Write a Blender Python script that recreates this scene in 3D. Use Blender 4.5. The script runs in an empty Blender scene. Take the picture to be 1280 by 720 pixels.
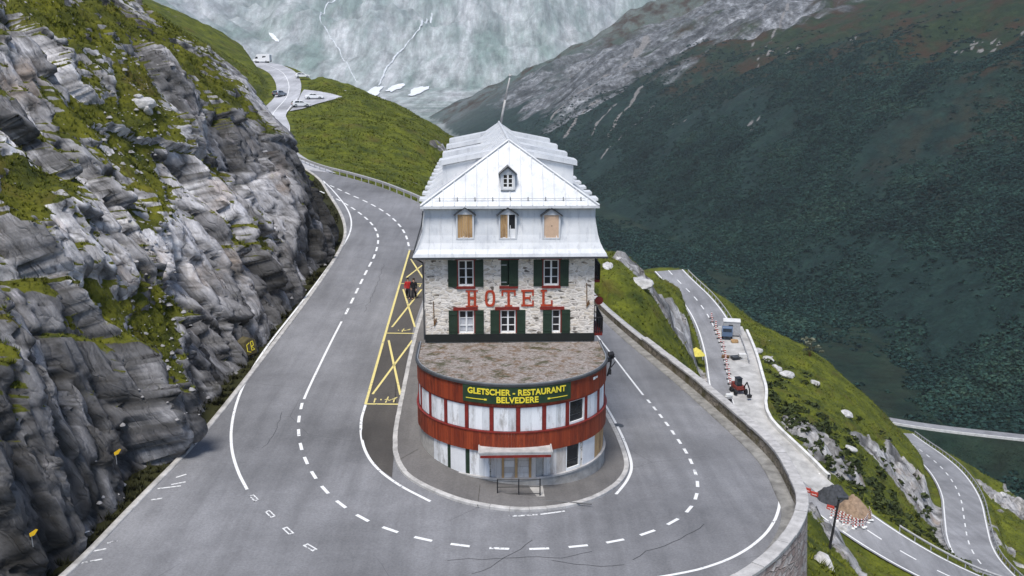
import bpy, math, random
import numpy as np
from mathutils import Vector, Matrix
R = math.radians
random.seed(7)
scene = bpy.context.scene
col = scene.collection

# ------------------------------------------------------------------ camera
PITCH, FPX, CAM_H = R(12.6), 1150.0, 21.0
cam = bpy.data.cameras.new('camera')
cam.sensor_width = 36.0
cam.lens = FPX * 36.0 / 1280.0
cam.clip_start = 0.5
cam.clip_end = 20000
camo = bpy.data.objects.new('camera', cam)
col.objects.link(camo)
camo.location = (0, 0, CAM_H)
camo.rotation_euler = (R(90) - PITCH, 0, 0)
scene.camera = camo


def ray(px, py):
    cx, cy = (px - 640) / FPX, (360 - py) / FPX
    return cx, math.cos(PITCH) + cy * math.sin(PITCH), -math.sin(PITCH) + cy * math.cos(PITCH)


def at_y(px, py, y):
    a, b, c = ray(px, py)
    k = y / b
    return (a * k, y, CAM_H + c * k)


def at_z(px, py, z):
    a, b, c = ray(px, py)
    k = (z - CAM_H) / c
    return (a * k, b * k, z)


# ------------------------------------------------------------------ tags
def tag(o, label=None, cat=None, group=None, kind=None):
    if label: o['label'] = label
    if cat: o['category'] = cat
    if group: o['group'] = group
    if kind: o['kind'] = kind
    return o


def empty(name, label, cat, loc=(0, 0, 0), rz=0.0, group=None):
    o = bpy.data.objects.new(name, None)
    col.objects.link(o)
    o.location = loc
    o.rotation_euler = (0, 0, rz)
    o.empty_display_size = 0.3
    return tag(o, label, cat, group)


def copy_tree(o, parent=None):
    c = o.copy()
    col.objects.link(c)
    if parent is not None:
        c.parent = parent
    for ch in list(o.children):
        copy_tree(ch, c)
    return c


# ------------------------------------------------------------------ mesh builder
class MB:
    def __init__(self):
        self.v, self.f = [], []

    def add(self, vs, fs):
        n = len(self.v)
        self.v += [tuple(p) for p in vs]
        self.f += [tuple(i + n for i in f) for f in fs]
        return self

    def box(self, c, s, rz=0.0, rx=0.0, ry=0.0, taper=1.0):
        hx, hy, hz = s[0] / 2, s[1] / 2, s[2] / 2
        P = []
        m = Matrix.Rotation(rz, 3, 'Z') @ Matrix.Rotation(ry, 3, 'Y') @ Matrix.Rotation(rx, 3, 'X')
        for z in (-hz, hz):
            t = taper if z > 0 else 1
            for x, y in ((-hx, -hy), (hx, -hy), (hx, hy), (-hx, hy)):
                p = m @ Vector((x * t, y * t, z))
                P.append((p.x + c[0], p.y + c[1], p.z + c[2]))
        return self.add(P, [(3, 2, 1, 0), (4, 5, 6, 7), (0, 1, 5, 4), (1, 2, 6, 5), (2, 3, 7, 6), (3, 0, 4, 7)])

    def span(self, x0, x1, y0, y1, z0, z1):
        return self.box(((x0 + x1) / 2, (y0 + y1) / 2, (z0 + z1) / 2), (abs(x1 - x0), abs(y1 - y0), abs(z1 - z0)))

    def tube(self, p0, p1, r0, r1=None, n=8, cap=True):
        r1 = r0 if r1 is None else r1
        a, b = Vector(p0), Vector(p1)
        d = (b - a).normalized()
        u = d.orthogonal().normalized()
        w = d.cross(u)
        vs = []
        for p, r in ((a, r0), (b, r1)):
            for i in range(n):
                t = 2 * math.pi * i / n
                vs.append(p + r * (math.cos(t) * u + math.sin(t) * w))
        fs = [(i, (i + 1) % n, n + (i + 1) % n, n + i) for i in range(n)]
        if cap:
            fs += [tuple(range(n - 1, -1, -1)), tuple(range(n, 2 * n))]
        return self.add(vs, fs)

    def path(self, pts, r, n=6):
        for a, b in zip(pts, pts[1:]):
            self.tube(a, b, r, n=n)
        return self

    def prism(self, poly, z0, z1):
        n = len(poly)
        vs = [(x, y, z0) for x, y in poly] + [(x, y, z1) for x, y in poly]
        fs = [tuple(range(n - 1, -1, -1)), tuple(range(n, 2 * n))]
        fs += [(i, (i + 1) % n, n + (i + 1) % n, n + i) for i in range(n)]
        return self.add(vs, fs)

    def quad(self, a, b, c, d):
        return self.add([a, b, c, d], [(0, 1, 2, 3)])

    def build(self, name, mat, parent=None, smooth=False, bevel=0.0):
        me = bpy.data.meshes.new(name)
        me.from_pydata(self.v, [], self.f)
        me.validate()
        if smooth:
            me.polygons.foreach_set('use_smooth', [True] * len(me.polygons))
        o = bpy.data.objects.new(name, me)
        col.objects.link(o)
        if mat:
            me.materials.append(mat)
        if parent is not None:
            o.parent = parent
        if bevel:
            b = o.modifiers.new('bevel', 'BEVEL')
            b.width = bevel
            b.segments = 2
            b.limit_method = 'ANGLE'
        return o


def np_mesh(name, verts, faces, mat, smooth=True, attrs=None, parent=None):
    me = bpy.data.meshes.new(name)
    k = faces.shape[1]
    me.vertices.add(len(verts))
    me.vertices.foreach_set('co', np.ascontiguousarray(verts, dtype=np.float32).ravel())
    me.loops.add(faces.size)
    me.loops.foreach_set('vertex_index', np.ascontiguousarray(faces, dtype=np.int32).ravel())
    me.polygons.add(len(faces))
    me.polygons.foreach_set('loop_start', np.arange(0, faces.size, k, dtype=np.int32))
    me.polygons.foreach_set('loop_total', np.full(len(faces), k, dtype=np.int32))
    if smooth:
        me.polygons.foreach_set('use_smooth', np.ones(len(faces), dtype=bool))
    me.update(calc_edges=True)
    for an, av in (attrs or {}).items():
        if av.ndim == 1:
            at = me.attributes.new(an, 'FLOAT', 'POINT')
            at.data.foreach_set('value', av.astype(np.float32))
        else:
            at = me.attributes.new(an, 'FLOAT_VECTOR', 'POINT')
            at.data.foreach_set('vector', av.astype(np.float32).ravel())
    if mat:
        me.materials.append(mat)
    o = bpy.data.objects.new(name, me)
    col.objects.link(o)
    if parent is not None:
        o.parent = parent
    return o


def grid_faces(nu, nv):
    i = np.arange(nu - 1)[:, None] * nv + np.arange(nv - 1)[None, :]
    return np.stack([i, i + nv, i + nv + 1, i + 1], -1).reshape(-1, 4)


# ------------------------------------------------------------------ numpy noise
def _h(ix, iy, s):
    ix = ix.astype(np.int64); iy = iy.astype(np.int64)
    h = (ix * 374761393 + iy * 668265263 + s * 974634541) & 0xFFFFFFFF
    h = ((h ^ (h >> 13)) * 1274126177) & 0xFFFFFFFF
    h = ((h ^ (h >> 16)) * 2246822519) & 0xFFFFFFFF
    h = h ^ (h >> 15)
    return h.astype(np.float64) / 4294967295.0


def pnoise(x, y, s=0):
    xi, yi = np.floor(x), np.floor(y)
    xf, yf = x - xi, y - yi
    u = xf * xf * xf * (xf * (xf * 6 - 15) + 10)
    v = yf * yf * yf * (yf * (yf * 6 - 15) + 10)

    def g(dx, dy):
        a = _h(xi + dx, yi + dy, s) * 2 * np.pi
        return np.cos(a) * (xf - dx) + np.sin(a) * (yf - dy)
    n0 = g(0, 0) * (1 - u) + g(1, 0) * u
    n1 = g(0, 1) * (1 - u) + g(1, 1) * u
    return (n0 * (1 - v) + n1 * v) * 1.5


def fbm(x, y, o=4, s=0, gain=0.5):
    t = np.zeros_like(x, dtype=np.float64); a = 1.0; k = 1.0
    for i in range(o):
        t += a * pnoise(x * k + 17.3 * i, y * k - 9.1 * i, s + i)
        a *= gain; k *= 2.03
    return t


def worley(x, y, s=0):
    xi, yi = np.floor(x), np.floor(y)
    f1 = np.full(x.shape, 9.0); f2 = np.full(x.shape, 9.0)
    cx = np.zeros_like(x); cy = np.zeros_like(x); dx1 = np.zeros_like(x); dy1 = np.zeros_like(x)
    for ox in (-1, 0, 1):
        for oy in (-1, 0, 1):
            gx, gy = xi + ox, yi + oy
            px = gx + 0.1 + 0.8 * _h(gx, gy, s); py = gy + 0.1 + 0.8 * _h(gx, gy, s + 51)
            dx, dy = x - px, y - py
            d = np.sqrt(dx * dx + dy * dy)
            m = d < f1
            f2 = np.where(m, f1, np.minimum(f2, d))
            f1 = np.where(m, d, f1)
            cx = np.where(m, gx, cx); cy = np.where(m, gy, cy)
            dx1 = np.where(m, dx, dx1); dy1 = np.where(m, dy, dy1)
    return f1, f2, dx1, dy1, cx, cy


def facets(x, y, s, tilt, jw=.07, jd=.5):
    """blocky fractured relief, about -1..1, with open joints between the blocks"""
    f1, f2, dx, dy, cx, cy = worley(x, y, s)
    h = (_h(cx, cy, s + 7) - .5) * 1.2
    h = h + tilt * ((_h(cx, cy, s + 8) - .5) * dx * 2 + (_h(cx, cy, s + 9) - .5) * dy * 2)
    e = f2 - f1
    return h - jd * np.exp(-(e / jw) ** 2), e, _h(cx, cy, s + 33)


def sstep(x, a, b):
    t = np.clip((x - a) / (b - a), 0, 1)
    return t * t * (3 - 2 * t)


def smooth_poly(pts, step=1.0, it=2):
    """Chaikin-smoothed polyline resampled at equal steps"""
    P = np.array(pts, dtype=float)
    for _ in range(it):
        Q = [P[0]]
        for a, b in zip(P, P[1:]):
            Q += [a * .75 + b * .25, a * .25 + b * .75]
        Q.append(P[-1])
        P = np.array(Q)
    d = np.r_[0, np.cumsum(np.linalg.norm(np.diff(P[:, :2], axis=0), axis=1))]
    n = max(2, int(d[-1] / step) + 1)
    t = np.linspace(0, d[-1], n)
    return np.stack([np.interp(t, d, P[:, i]) for i in range(P.shape[1])], 1)


# ------------------------------------------------------------------ road surface of the hairpin
_ys = np.linspace(-40, 420, 921)
_gl = np.interp(_ys, [0, 38, 50, 80, 120, 150, 190, 235, 282, 330, 420], [0, 0, .8, 3.6, 7.5, 9.7, 12.7, 17.3, 23.5, 28, 37])
_k = np.hanning(15); _k /= _k.sum()
_gl = np.convolve(np.pad(_gl, 7, mode='edge'), _k, mode='valid')
_gr = -np.maximum(0, _ys - 42) * .07
_gr = np.convolve(np.pad(_gr, 7, mode='edge'), _k, mode='valid')


def G(x, y):
    w = sstep(np.asarray(x, dtype=float), -5.0, 4.5)
    return np.interp(y, _ys, _gl) * (1 - w) + np.interp(y, _ys, _gr) * w


def on_g(px, py, dz=0.0):
    """point of the hairpin road seen at a pixel of the photograph"""
    a, b, c = ray(px, py)
    k0, k = 15.0, 15.0
    while k < 500:
        if CAM_H + c * k <= G(a * k, b * k) + dz:
            lo, hi = k0, k
            for _ in range(24):
                m = (lo + hi) / 2
                if CAM_H + c * m <= G(a * m, b * m) + dz: hi = m
                else: lo = m
            return (a * hi, b * hi, float(G(a * hi, b * hi) + dz))
        k0, k = k, k + .5
    return (a * k, b * k, float(G(a * k, b * k) + dz))
# ------------------------------------------------------------------ materials
class NT:
    def __init__(self, name):
        self.m = bpy.data.materials.new(name)
        self.m.use_nodes = True
        self.t = self.m.node_tree
        self.b = self.t.nodes['Principled BSDF']
        self.b.inputs['Specular IOR Level'].default_value = .3

    def n(self, typ, ins=None, **kw):
        nd = self.t.nodes.new(typ)
        for k, v in kw.items():
            setattr(nd, k, v)
        for k, v in (ins or {}).items():
            s = nd.inputs[k]
            if hasattr(v, 'is_linked') or hasattr(v, 'links'):
                self.t.links.new(v, s)
            else:
                s.default_value = v
        return nd

    def link(self, a, b):
        self.t.links.new(a, b)

    def coords(self, scale=(1, 1, 1), rot=(0, 0, 0), kind='Object'):
        tc = self.n('ShaderNodeTexCoord')
        mp = self.n('ShaderNodeMapping', {'Vector': tc.outputs[kind], 'Scale': scale, 'Rotation': rot})
        return mp.outputs[0]

    def pos(self, scale=(1, 1, 1), rot=(0, 0, 0)):
        g = self.n('ShaderNodeNewGeometry')
        mp = self.n('ShaderNodeMapping', {'Vector': g.outputs['Position'], 'Scale': scale, 'Rotation': rot})
        return mp.outputs[0]

    def noise(self, vec, scale, detail=5, rough=.6, dist=0.0):
        return self.n('ShaderNodeTexNoise', {'Vector': vec, 'Scale': scale, 'Detail': detail, 'Roughness': rough, 'Distortion': dist}).outputs['Fac']

    def ramp(self, fac, stops):
        r = self.n('ShaderNodeValToRGB', {'Fac': fac})
        cr = r.color_ramp
        while len(cr.elements) > 1:
            cr.elements.remove(cr.elements[-1])
        for i, (p, c) in enumerate(stops):
            e = cr.elements[0] if i == 0 else cr.elements.new(p)
            e.position = p
            c = (c, c, c) if not isinstance(c, (tuple, list)) else c
            e.color = (*c, 1)
        return r.outputs['Color']

    def mix(self, fac, a, b, mode='MIX'):
        nd = self.n('ShaderNodeMix', data_type='RGBA', blend_type=mode)
        for i, v in ((0, fac), (6, a), (7, b)):
            s = nd.inputs[i]
            if hasattr(v, 'links'): self.t.links.new(v, s)
            elif i == 0: s.default_value = v
            else: s.default_value = (*v, 1) if len(v) == 3 else v
        return nd.outputs[2]

    def math(self, op, a, b=0.0, clamp=False):
        nd = self.n('ShaderNodeMath', operation=op, use_clamp=clamp)
        for i, v in ((0, a), (1, b)):
            if hasattr(v, 'links'): self.t.links.new(v, nd.inputs[i])
            else: nd.inputs[i].default_value = v
        return nd.outputs[0]

    def attr(self, name):
        return self.n('ShaderNodeAttribute', attribute_name=name)

    def bump(self, h, strength=.5, dist=.05, normal=None):
        ins = {'Height': h, 'Strength': strength, 'Distance': dist}
        if normal is not None: ins['Normal'] = normal
        return self.n('ShaderNodeBump', ins).outputs[0]

    def done(self, color=None, rough=None, normal=None, metal=None, spec=None):
        for k, v in (('Base Color', color), ('Roughness', rough), ('Normal', normal), ('Metallic', metal), ('Specular IOR Level', spec)):
            if v is None: continue
            s = self.b.inputs[k]
            if hasattr(v, 'links'): self.t.links.new(v, s)
            else: s.default_value = (*v, 1) if isinstance(v, (tuple, list)) and len(v) == 3 else v
        return self.m


def plain(name, c, rough=.6, metal=0.0, var=.25, scale=3.0, bump=.15):
    """a single colour with mild weathering"""
    t = NT(name)
    v = t.coords()
    n = t.noise(v, scale, 6, .65)
    dark = tuple(x * (1 - var) for x in c)
    light = tuple(min(1, x * (1 + var * .5)) for x in c)
    cc = t.ramp(n, [(.3, dark), (.7, light)])
    n2 = t.noise(v, scale * 9, 4, .6)
    return t.done(cc, rough, t.bump(n2, bump, .01), metal)


M = {}


def m_asphalt(name, base, warm=0.0):
    t = NT(name)
    p = t.pos()
    big = t.noise(p, .09, 5, .6)
    mid = t.noise(p, .8, 6, .65)
    fine = t.noise(p, 9, 4, .7)
    st = t.noise(t.pos((1.6, .12, .3)), .7, 5, .6, .3)
    b = (base * (1 + warm), base * 1.0, base * (1.04 - warm * 1.4))
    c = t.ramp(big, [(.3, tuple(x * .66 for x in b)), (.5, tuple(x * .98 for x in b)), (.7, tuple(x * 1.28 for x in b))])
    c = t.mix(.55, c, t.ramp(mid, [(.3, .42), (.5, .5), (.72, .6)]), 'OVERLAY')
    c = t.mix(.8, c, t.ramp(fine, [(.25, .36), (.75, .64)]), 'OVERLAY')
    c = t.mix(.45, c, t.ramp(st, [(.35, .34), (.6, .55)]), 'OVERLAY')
    wl = t.n('ShaderNodeTexVoronoi', {'Vector': t.n('ShaderNodeMix', {0: .12, 4: t.pos((1, 1, 0)), 5: t.n('ShaderNodeTexNoise', {'Vector': p, 'Scale': .8, 'Detail': 4}).outputs['Color']}, data_type='VECTOR').outputs[1], 'Scale': .16}, feature='DISTANCE_TO_EDGE', voronoi_dimensions='2D').outputs[0]
    crack = t.ramp(wl, [(0, 1.0), (.0035, 0.0)])
    gate = t.ramp(t.noise(p, .11, 3, .5), [(.52, 0.0), (.6, 1.0)])
    cm = t.math('MULTIPLY', t.math('MULTIPLY', crack, gate), .75)
    c = t.mix(cm, c, tuple(x * .3 for x in b))
    return t.done(c, t.ramp(mid, [(.3, .72), (.7, .9)]), t.bump(fine, .35, .012), spec=.35)


M['asphalt'] = m_asphalt('asphalt', .185)
M['asphalt_dark'] = m_asphalt('asphalt_patch', .070, .10)
M['asphalt_pave'] = m_asphalt('pavement_asphalt', .135, .06)
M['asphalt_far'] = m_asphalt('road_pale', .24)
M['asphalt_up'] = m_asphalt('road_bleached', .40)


def m_paint(name, c, wear=.45):
    t = NT(name)
    p = t.pos()
    n = t.noise(p, 5.5, 6, .7)
    n2 = t.noise(p, .5, 3, .5)
    k = t.math('ADD', n, t.math('MULTIPLY', t.math('SUBTRACT', n2, .5), .5))
    f = t.ramp(k, [(wear - .09, 1.0), (wear - .01, 0.0)])
    cc = t.mix(f, c, (.16, .16, .17))
    return t.done(cc, .7)


M['paint_white'] = m_paint('road_paint_white', (.72, .72, .71), .40)
M['paint_worn'] = m_paint('road_paint_worn', (.68, .68, .67), .5)
M['paint_yellow'] = m_paint('road_paint_yellow', (.66, .56, .22), .42)


def m_ground(name, grass_a, grass_b, rockc, wet=0.0, scale=1.0, layer=None):
    """rock and short alpine grass, mixed by the mesh attribute 'veg'"""
    t = NT(name)
    p = t.pos()
    veg = t.attr('veg').outputs['Fac']
    sv = t.attr('sv').outputs['Vector']
    # --- rock
    # streaks and joints follow the dip of the beds, a fixed direction in space
    d1 = Vector((.62, -.15, -.72)).normalized(); d2 = Vector((0, 1, 0)); d2 = (d2 - d1 * d2.dot(d1)).normalized(); d3 = d1.cross(d2)

    wn = t.n('ShaderNodeTexNoise', {'Vector': p, 'Scale': .45, 'Detail': 4}).outputs['Color']
    wv = t.n('ShaderNodeVectorMath', {0: wn, 1: (1.3, 1.3, 1.3)}, operation='MULTIPLY').outputs[0]
    pw = t.n('ShaderNodeVectorMath', {0: p, 1: wv}, operation='ADD').outputs[0]

    def dp(v, k): return t.n('ShaderNodeVectorMath', {0: pw, 1: tuple(v * k)}, operation='DOT_PRODUCT').outputs['Value']
    st = t.n('ShaderNodeCombineXYZ', {'X': dp(d1, .20), 'Y': dp(d2, 1.2), 'Z': dp(d3, 1.5)}).outputs[0]
    r1 = t.noise(st, .55 * scale, 7, .65, .4)
    r2 = t.noise(p, 1.4 * scale, 8, .7)
    r3 = t.noise(st, 3.2 * scale, 6, .7, .6)
    k = rockc
    c = t.ramp(r1, [(.22, tuple(x * .42 for x in k)), (.42, tuple(x * .85 for x in k)), (.62, tuple(x * 1.2 for x in k)), (.8, tuple(x * 1.55 for x in k))])
    c = t.mix(.75, c, t.ramp(r2, [(.25, .3), (.5, .5), (.75, .68)]), 'OVERLAY')
    c = t.mix(.75, c, t.ramp(r3, [(.3, .28), (.52, .52), (.75, .72)]), 'OVERLAY')
    w3 = t.n('ShaderNodeMix', {0: .10, 4: st, 5: t.n('ShaderNodeTexNoise', {'Vector': p, 'Scale': 1.1, 'Detail': 4}).outputs['Color']}, data_type='VECTOR').outputs[1]
    vo = t.n('ShaderNodeTexVoronoi', {'Vector': w3, 'Scale': 2.3 * scale}, feature='F1')
    ve = t.n('ShaderNodeTexVoronoi', {'Vector': w3, 'Scale': .95 * scale}, feature='DISTANCE_TO_EDGE').outputs[0]
    vo2 = t.n('ShaderNodeTexVoronoi', {'Vector': w3, 'Scale': .8 * scale}, feature='F1')
    cell = t.n('ShaderNodeSeparateColor', {'Color': vo.outputs['Color']}).outputs[0]
    cell2 = t.n('ShaderNodeSeparateColor', {'Color': vo2.outputs['Color']}).outputs[1]
    c = t.mix(.4, c, t.ramp(cell, [(0, .30), (1, .68)]), 'OVERLAY')
    c = t.mix(.6, c, t.ramp(cell2, [(0, .28), (1, .70)]), 'OVERLAY')
    jm = t.math('MULTIPLY', t.ramp(ve, [(0, 1.0), (.030, 0.0)]), t.ramp(t.noise(p, .9 * scale, 5, .65), [(.50, 0.0), (.62, .75)]))
    c = t.mix(jm, c, tuple(x * .12 for x in k))
    rust = t.ramp(t.noise(p, .16 * scale, 5, .6), [(.57, 0.0), (.70, .55)])
    c = t.mix(rust, c, (.26, .17, .10))
    lich = t.ramp(t.noise(p, .6 * scale, 6, .75), [(.62, 0.0), (.72, .45)])
    c = t.mix(lich, c, (.20, .19, .07))
    seep = t.attr('seep').outputs['Fac']
    sn = t.noise(t.n('ShaderNodeMapping', {'Vector': sv, 'Scale': (1.1, .13, 1)}).outputs[0], .8 * scale, 6, .65, .5)
    sm = t.math('MULTIPLY', seep, t.ramp(sn, [(.36, 0.15), (.56, 1.0)]), True)
    c = t.mix(t.math('MULTIPLY', sm, .85), c, tuple(x * .13 for x in k))
    c = t.mix(.8, c, t.ramp(t.attr('tone').outputs['Fac'], [(.2, .14), (.5, .5), (.8, .80)]), 'OVERLAY')
    c = t.mix(t.attr('joint').outputs['Fac'], c, (.028, .026, .022))
    # --- grass
    g1 = t.noise(p, .35 * scale, 6, .65)
    g2 = t.noise(p, 2.6 * scale, 6, .7)
    gc = t.ramp(g1, [(.3, grass_b), (.48, tuple((a + b) / 2 for a, b in zip(grass_a, grass_b))), (.66, grass_a)])
    gc = t.mix(.7, gc, t.ramp(g2, [(.25, .22), (.5, .5), (.75, .74)]), 'OVERLAY')
    brown = t.ramp(t.noise(p, .22 * scale, 4, .6), [(.56, 0.0), (.68, .55)])
    gc = t.mix(brown, gc, (.085, .060, .014))
    e = t.noise(p, 1.8 * scale, 5, .7)
    f = t.math('ADD', veg, t.math('MULTIPLY', t.math('SUBTRACT', e, .5), 1.1))
    f = t.ramp(f, [(.42, 0.0), (.56, 1.0)])
    c = t.mix(f, c, gc)
    hb = t.math('ADD', t.math('ADD', t.math('MULTIPLY', r2, .45), t.math('MULTIPLY', r3, .35)), t.math('ADD', t.math('MULTIPLY', cell, .45), t.ramp(ve, [(0, 0.0), (.08, .25)])))
    nb = t.bump(hb, .75, .22 / scale)
    gb = t.noise(p, 7 * scale, 4, .7)
    nb = t.bump(gb, .4, .06 / scale, nb)
    return t.done(c, .85, nb, spec=.25)


M['cliff'] = m_ground('cliff_rock', (.130, .130, .008), (.020, .030, .004), (.36, .35, .355))
M['hill'] = m_ground('hillside_turf', (.128, .142, .009), (.024, .038, .004), (.30, .29, .285), scale=.8)


def m_far():
    t = NT('mountain_slope')
    p = t.pos()
    sc = t.attr('sc').outputs['Vector']      # along the valley, up the slope
    rock = t.attr('rock').outputs['Fac']; snow = t.attr('snow').outputs['Fac']
    teal = t.attr('teal').outputs['Fac']; scree = t.attr('scree').outputs['Fac']
    brown = t.attr('brown').outputs['Fac']
    a = t.noise(p, .012, 7, .65)
    b = t.noise(p, .07, 6, .7)
    c2 = t.noise(p, .3, 5, .7)
    low = t.ramp(b, [(.3, (.005, .016, .015)), (.5, (.011, .031, .027)), (.72, (.024, .054, .042))])
    mid = t.ramp(b, [(.3, (.009, .022, .011)), (.55, (.022, .040, .016)), (.75, (.045, .062, .024))])
    c = t.mix(teal, mid, low)
    fs = t.noise(t.n('ShaderNodeMapping', {'Vector': sc, 'Scale': (1, .16, 1)}).outputs[0], .012, 8, .7, .1)
    fs2 = t.noise(t.pos((.010, .0013, .003)), 1.0, 8, .68, .4)
    fs = t.mix(t.attr('floor').outputs['Fac'], fs, fs2)
    fz = t.noise(t.pos((.0035, .0010, .003)), 1.0, 6, .65)
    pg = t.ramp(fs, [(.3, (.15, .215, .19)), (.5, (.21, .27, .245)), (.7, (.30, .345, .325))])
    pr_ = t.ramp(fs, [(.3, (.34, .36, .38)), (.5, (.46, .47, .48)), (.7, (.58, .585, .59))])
    c = t.mix(t.attr('pale').outputs['Fac'], c, t.mix(t.ramp(t.math('ADD', t.math('MULTIPLY', fz, .6), t.math('MULTIPLY', fs, .4)), [(.43, 0.0), (.60, 1.0)]), pg, pr_))  # distance haze painted in as paler grass and rock tints
    bm = t.math('MULTIPLY', t.ramp(t.noise(p, .03, 6, .65), [(.46, 0.0), (.62, 1.0)]), brown)
    c = t.mix(bm, c, (.046, .027, .014))
    rs = t.noise(t.n('ShaderNodeMapping', {'Vector': sc, 'Scale': (1, .28, 1)}).outputs[0], .034, 9, .72, .15)
    rs2 = t.noise(p, .055, 6, .7)
    rc = t.ramp(rs, [(.3, (.03, .032, .033)), (.45, (.10, .105, .11)), (.56, (.19, .195, .205)), (.72, (.33, .335, .345))])
    rc = t.mix(.8, rc, t.ramp(rs2, [(.35, .15), (.65, .85)]), 'OVERLAY')
    rc = t.mix(.7, rc, t.ramp(t.noise(p, .13, 4, .7), [(.38, .2), (.62, .8)]), 'OVERLAY')
    rk = t.math('ADD', rock, t.math('MULTIPLY', t.math('SUBTRACT', t.noise(t.n('ShaderNodeMapping', {'Vector': sc, 'Scale': (1, .35, 1)}).outputs[0], .02, 7, .7), .5), 1.3))
    fd = t.noise(t.pos((.035, .006, .012)), 1.0, 6, .7)
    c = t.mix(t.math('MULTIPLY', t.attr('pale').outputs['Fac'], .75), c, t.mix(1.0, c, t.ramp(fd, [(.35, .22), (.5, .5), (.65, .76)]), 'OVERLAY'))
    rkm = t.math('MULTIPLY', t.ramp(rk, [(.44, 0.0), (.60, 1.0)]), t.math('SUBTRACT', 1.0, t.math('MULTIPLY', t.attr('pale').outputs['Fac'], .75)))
    c = t.mix(rkm, c, rc)
    s2 = t.math('ADD', scree, t.math('MULTIPLY', t.math('SUBTRACT', c2, .5), .8))
    c = t.mix(t.ramp(s2, [(.4, 0.0), (.7, .9)]), c, (.24, .225, .215))
    bl = t.noise(p, .11, 2, .5)
    c = t.mix(.6, c, t.ramp(c2, [(.3, .3), (.7, .7)]), 'OVERLAY')
    c = t.mix(snow, c, (.75, .78, .82))
    n = t.bump(t.math('ADD', b, t.math('MULTIPLY', rs, 1.2)), .8, 9.0)
    n = t.bump(c2, .6, 1.6, n)
    return t.done(c, .92, n, spec=.15)


M['far'] = m_far()


def m_leaf(name, a, b, sc=.6):
    t = NT(name)
    g = t.n('ShaderNodeNewGeometry')
    n = t.noise(t.pos(), sc, 4, .6)
    k = t.math('ADD', t.math('MULTIPLY', g.outputs['Random Per Island'], .55), t.math('MULTIPLY', n, .5))
    return t.done(t.ramp(k, [(.2, b), (.8, a)]), .75, spec=.2)


M['tuft'] = m_leaf('grass_blades', (.140, .150, .010), (.025, .040, .004), .3)


def m_scrub():
    t = NT('alder_leaves')
    g = t.n('ShaderNodeNewGeometry')
    p = t.pos()
    a = t.noise(p, .018, 6, .65); b = t.noise(p, .09, 4, .6)
    k = t.math('ADD', t.math('ADD', t.math('MULTIPLY', a, .75), t.math('MULTIPLY', b, .35)), t.math('MULTIPLY', g.outputs['Random Per Island'], .16))
    c = t.ramp(k, [(.40, (.004, .014, .014)), (.58, (.011, .035, .031)), (.72, (.024, .062, .048)), (.85, (.042, .074, .046))])
    return t.done(c, .8, spec=.15)


M['shrub_far'] = m_scrub()
M['shrub'] = m_leaf('shrub_leaves', (.06, .075, .02), (.012, .02, .006), .5)
M['moss'] = m_leaf('ditch_weeds', (.040, .040, .012), (.010, .012, .004), .5)


def m_rubble():
    """random rubble wall: pale flat stones, wide light mortar, dark holes"""
    t = NT('rubble_stone_wall')
    co = t.coords()
    w = t.n('ShaderNodeTexNoise', {'Vector': co, 'Scale': 2.2, 'Detail': 3}).outputs['Color']
    wv = t.n('ShaderNodeMix', {0: .12, 4: co, 5: w}, data_type='VECTOR').outputs[1]
    mp = t.n('ShaderNodeMapping', {'Vector': wv, 'Scale': (2.5, 2.5, 6.2)}).outputs[0]
    v = t.n('ShaderNodeTexVoronoi', {'Vector': mp, 'Scale': 1.0, 'Randomness': .95})
    ve = t.n('ShaderNodeTexVoronoi', {'Vector': mp, 'Scale': 1.0, 'Randomness': .95}, feature='DISTANCE_TO_EDGE').outputs[0]
    rnd = t.n('ShaderNodeSeparateColor', {'Color': v.outputs['Color']}).outputs
    stone = t.ramp(rnd[0], [(0, (.44, .38, .31)), (.3, (.62, .55, .46)), (.55, (.74, .68, .60)), (.8, (.54, .49, .44)), (1, (.68, .60, .49))])
    stone = t.mix(.5, stone, t.ramp(t.noise(co, 6, 6, .7), [(.3, .3), (.7, .72)]), 'OVERLAY')
    hole = t.math('MULTIPLY', t.ramp(rnd[1], [(.80, 0.0), (.84, 1.0)]), t.ramp(t.noise(co, 1.6, 3, .5), [(.42, 0.0), (.55, .9)]))
    stone = t.mix(hole, stone, (.09, .075, .06))
    mort = t.ramp(t.noise(co, 9, 4, .6), [(.3, (.62, .56, .49)), (.7, (.86, .81, .75))])
    mm = t.ramp(ve, [(.05, 1.0), (.13, 0.0)])
    c = t.mix(mm, stone, mort)
    gap = t.math('MULTIPLY', t.ramp(ve, [(.0, 1.0), (.06, 0.0)]), t.ramp(t.noise(co, 2.7, 4, .6), [(.50, 0.0), (.60, 1.0)]))
    c = t.mix(gap, c, (.06, .05, .04))
    big = t.ramp(t.noise(co, .45, 4, .6), [(.3, .40), (.7, .60)])
    c = t.mix(.7, c, big, 'OVERLAY')
    return t.done(c, .9, t.bump(t.math('ADD', t.ramp(ve, [(0, 0.0), (.2, 1.0)]), t.noise(co, 12, 4, .6)), .5, .03), spec=.2)


M['rubble'] = m_rubble()


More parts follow.
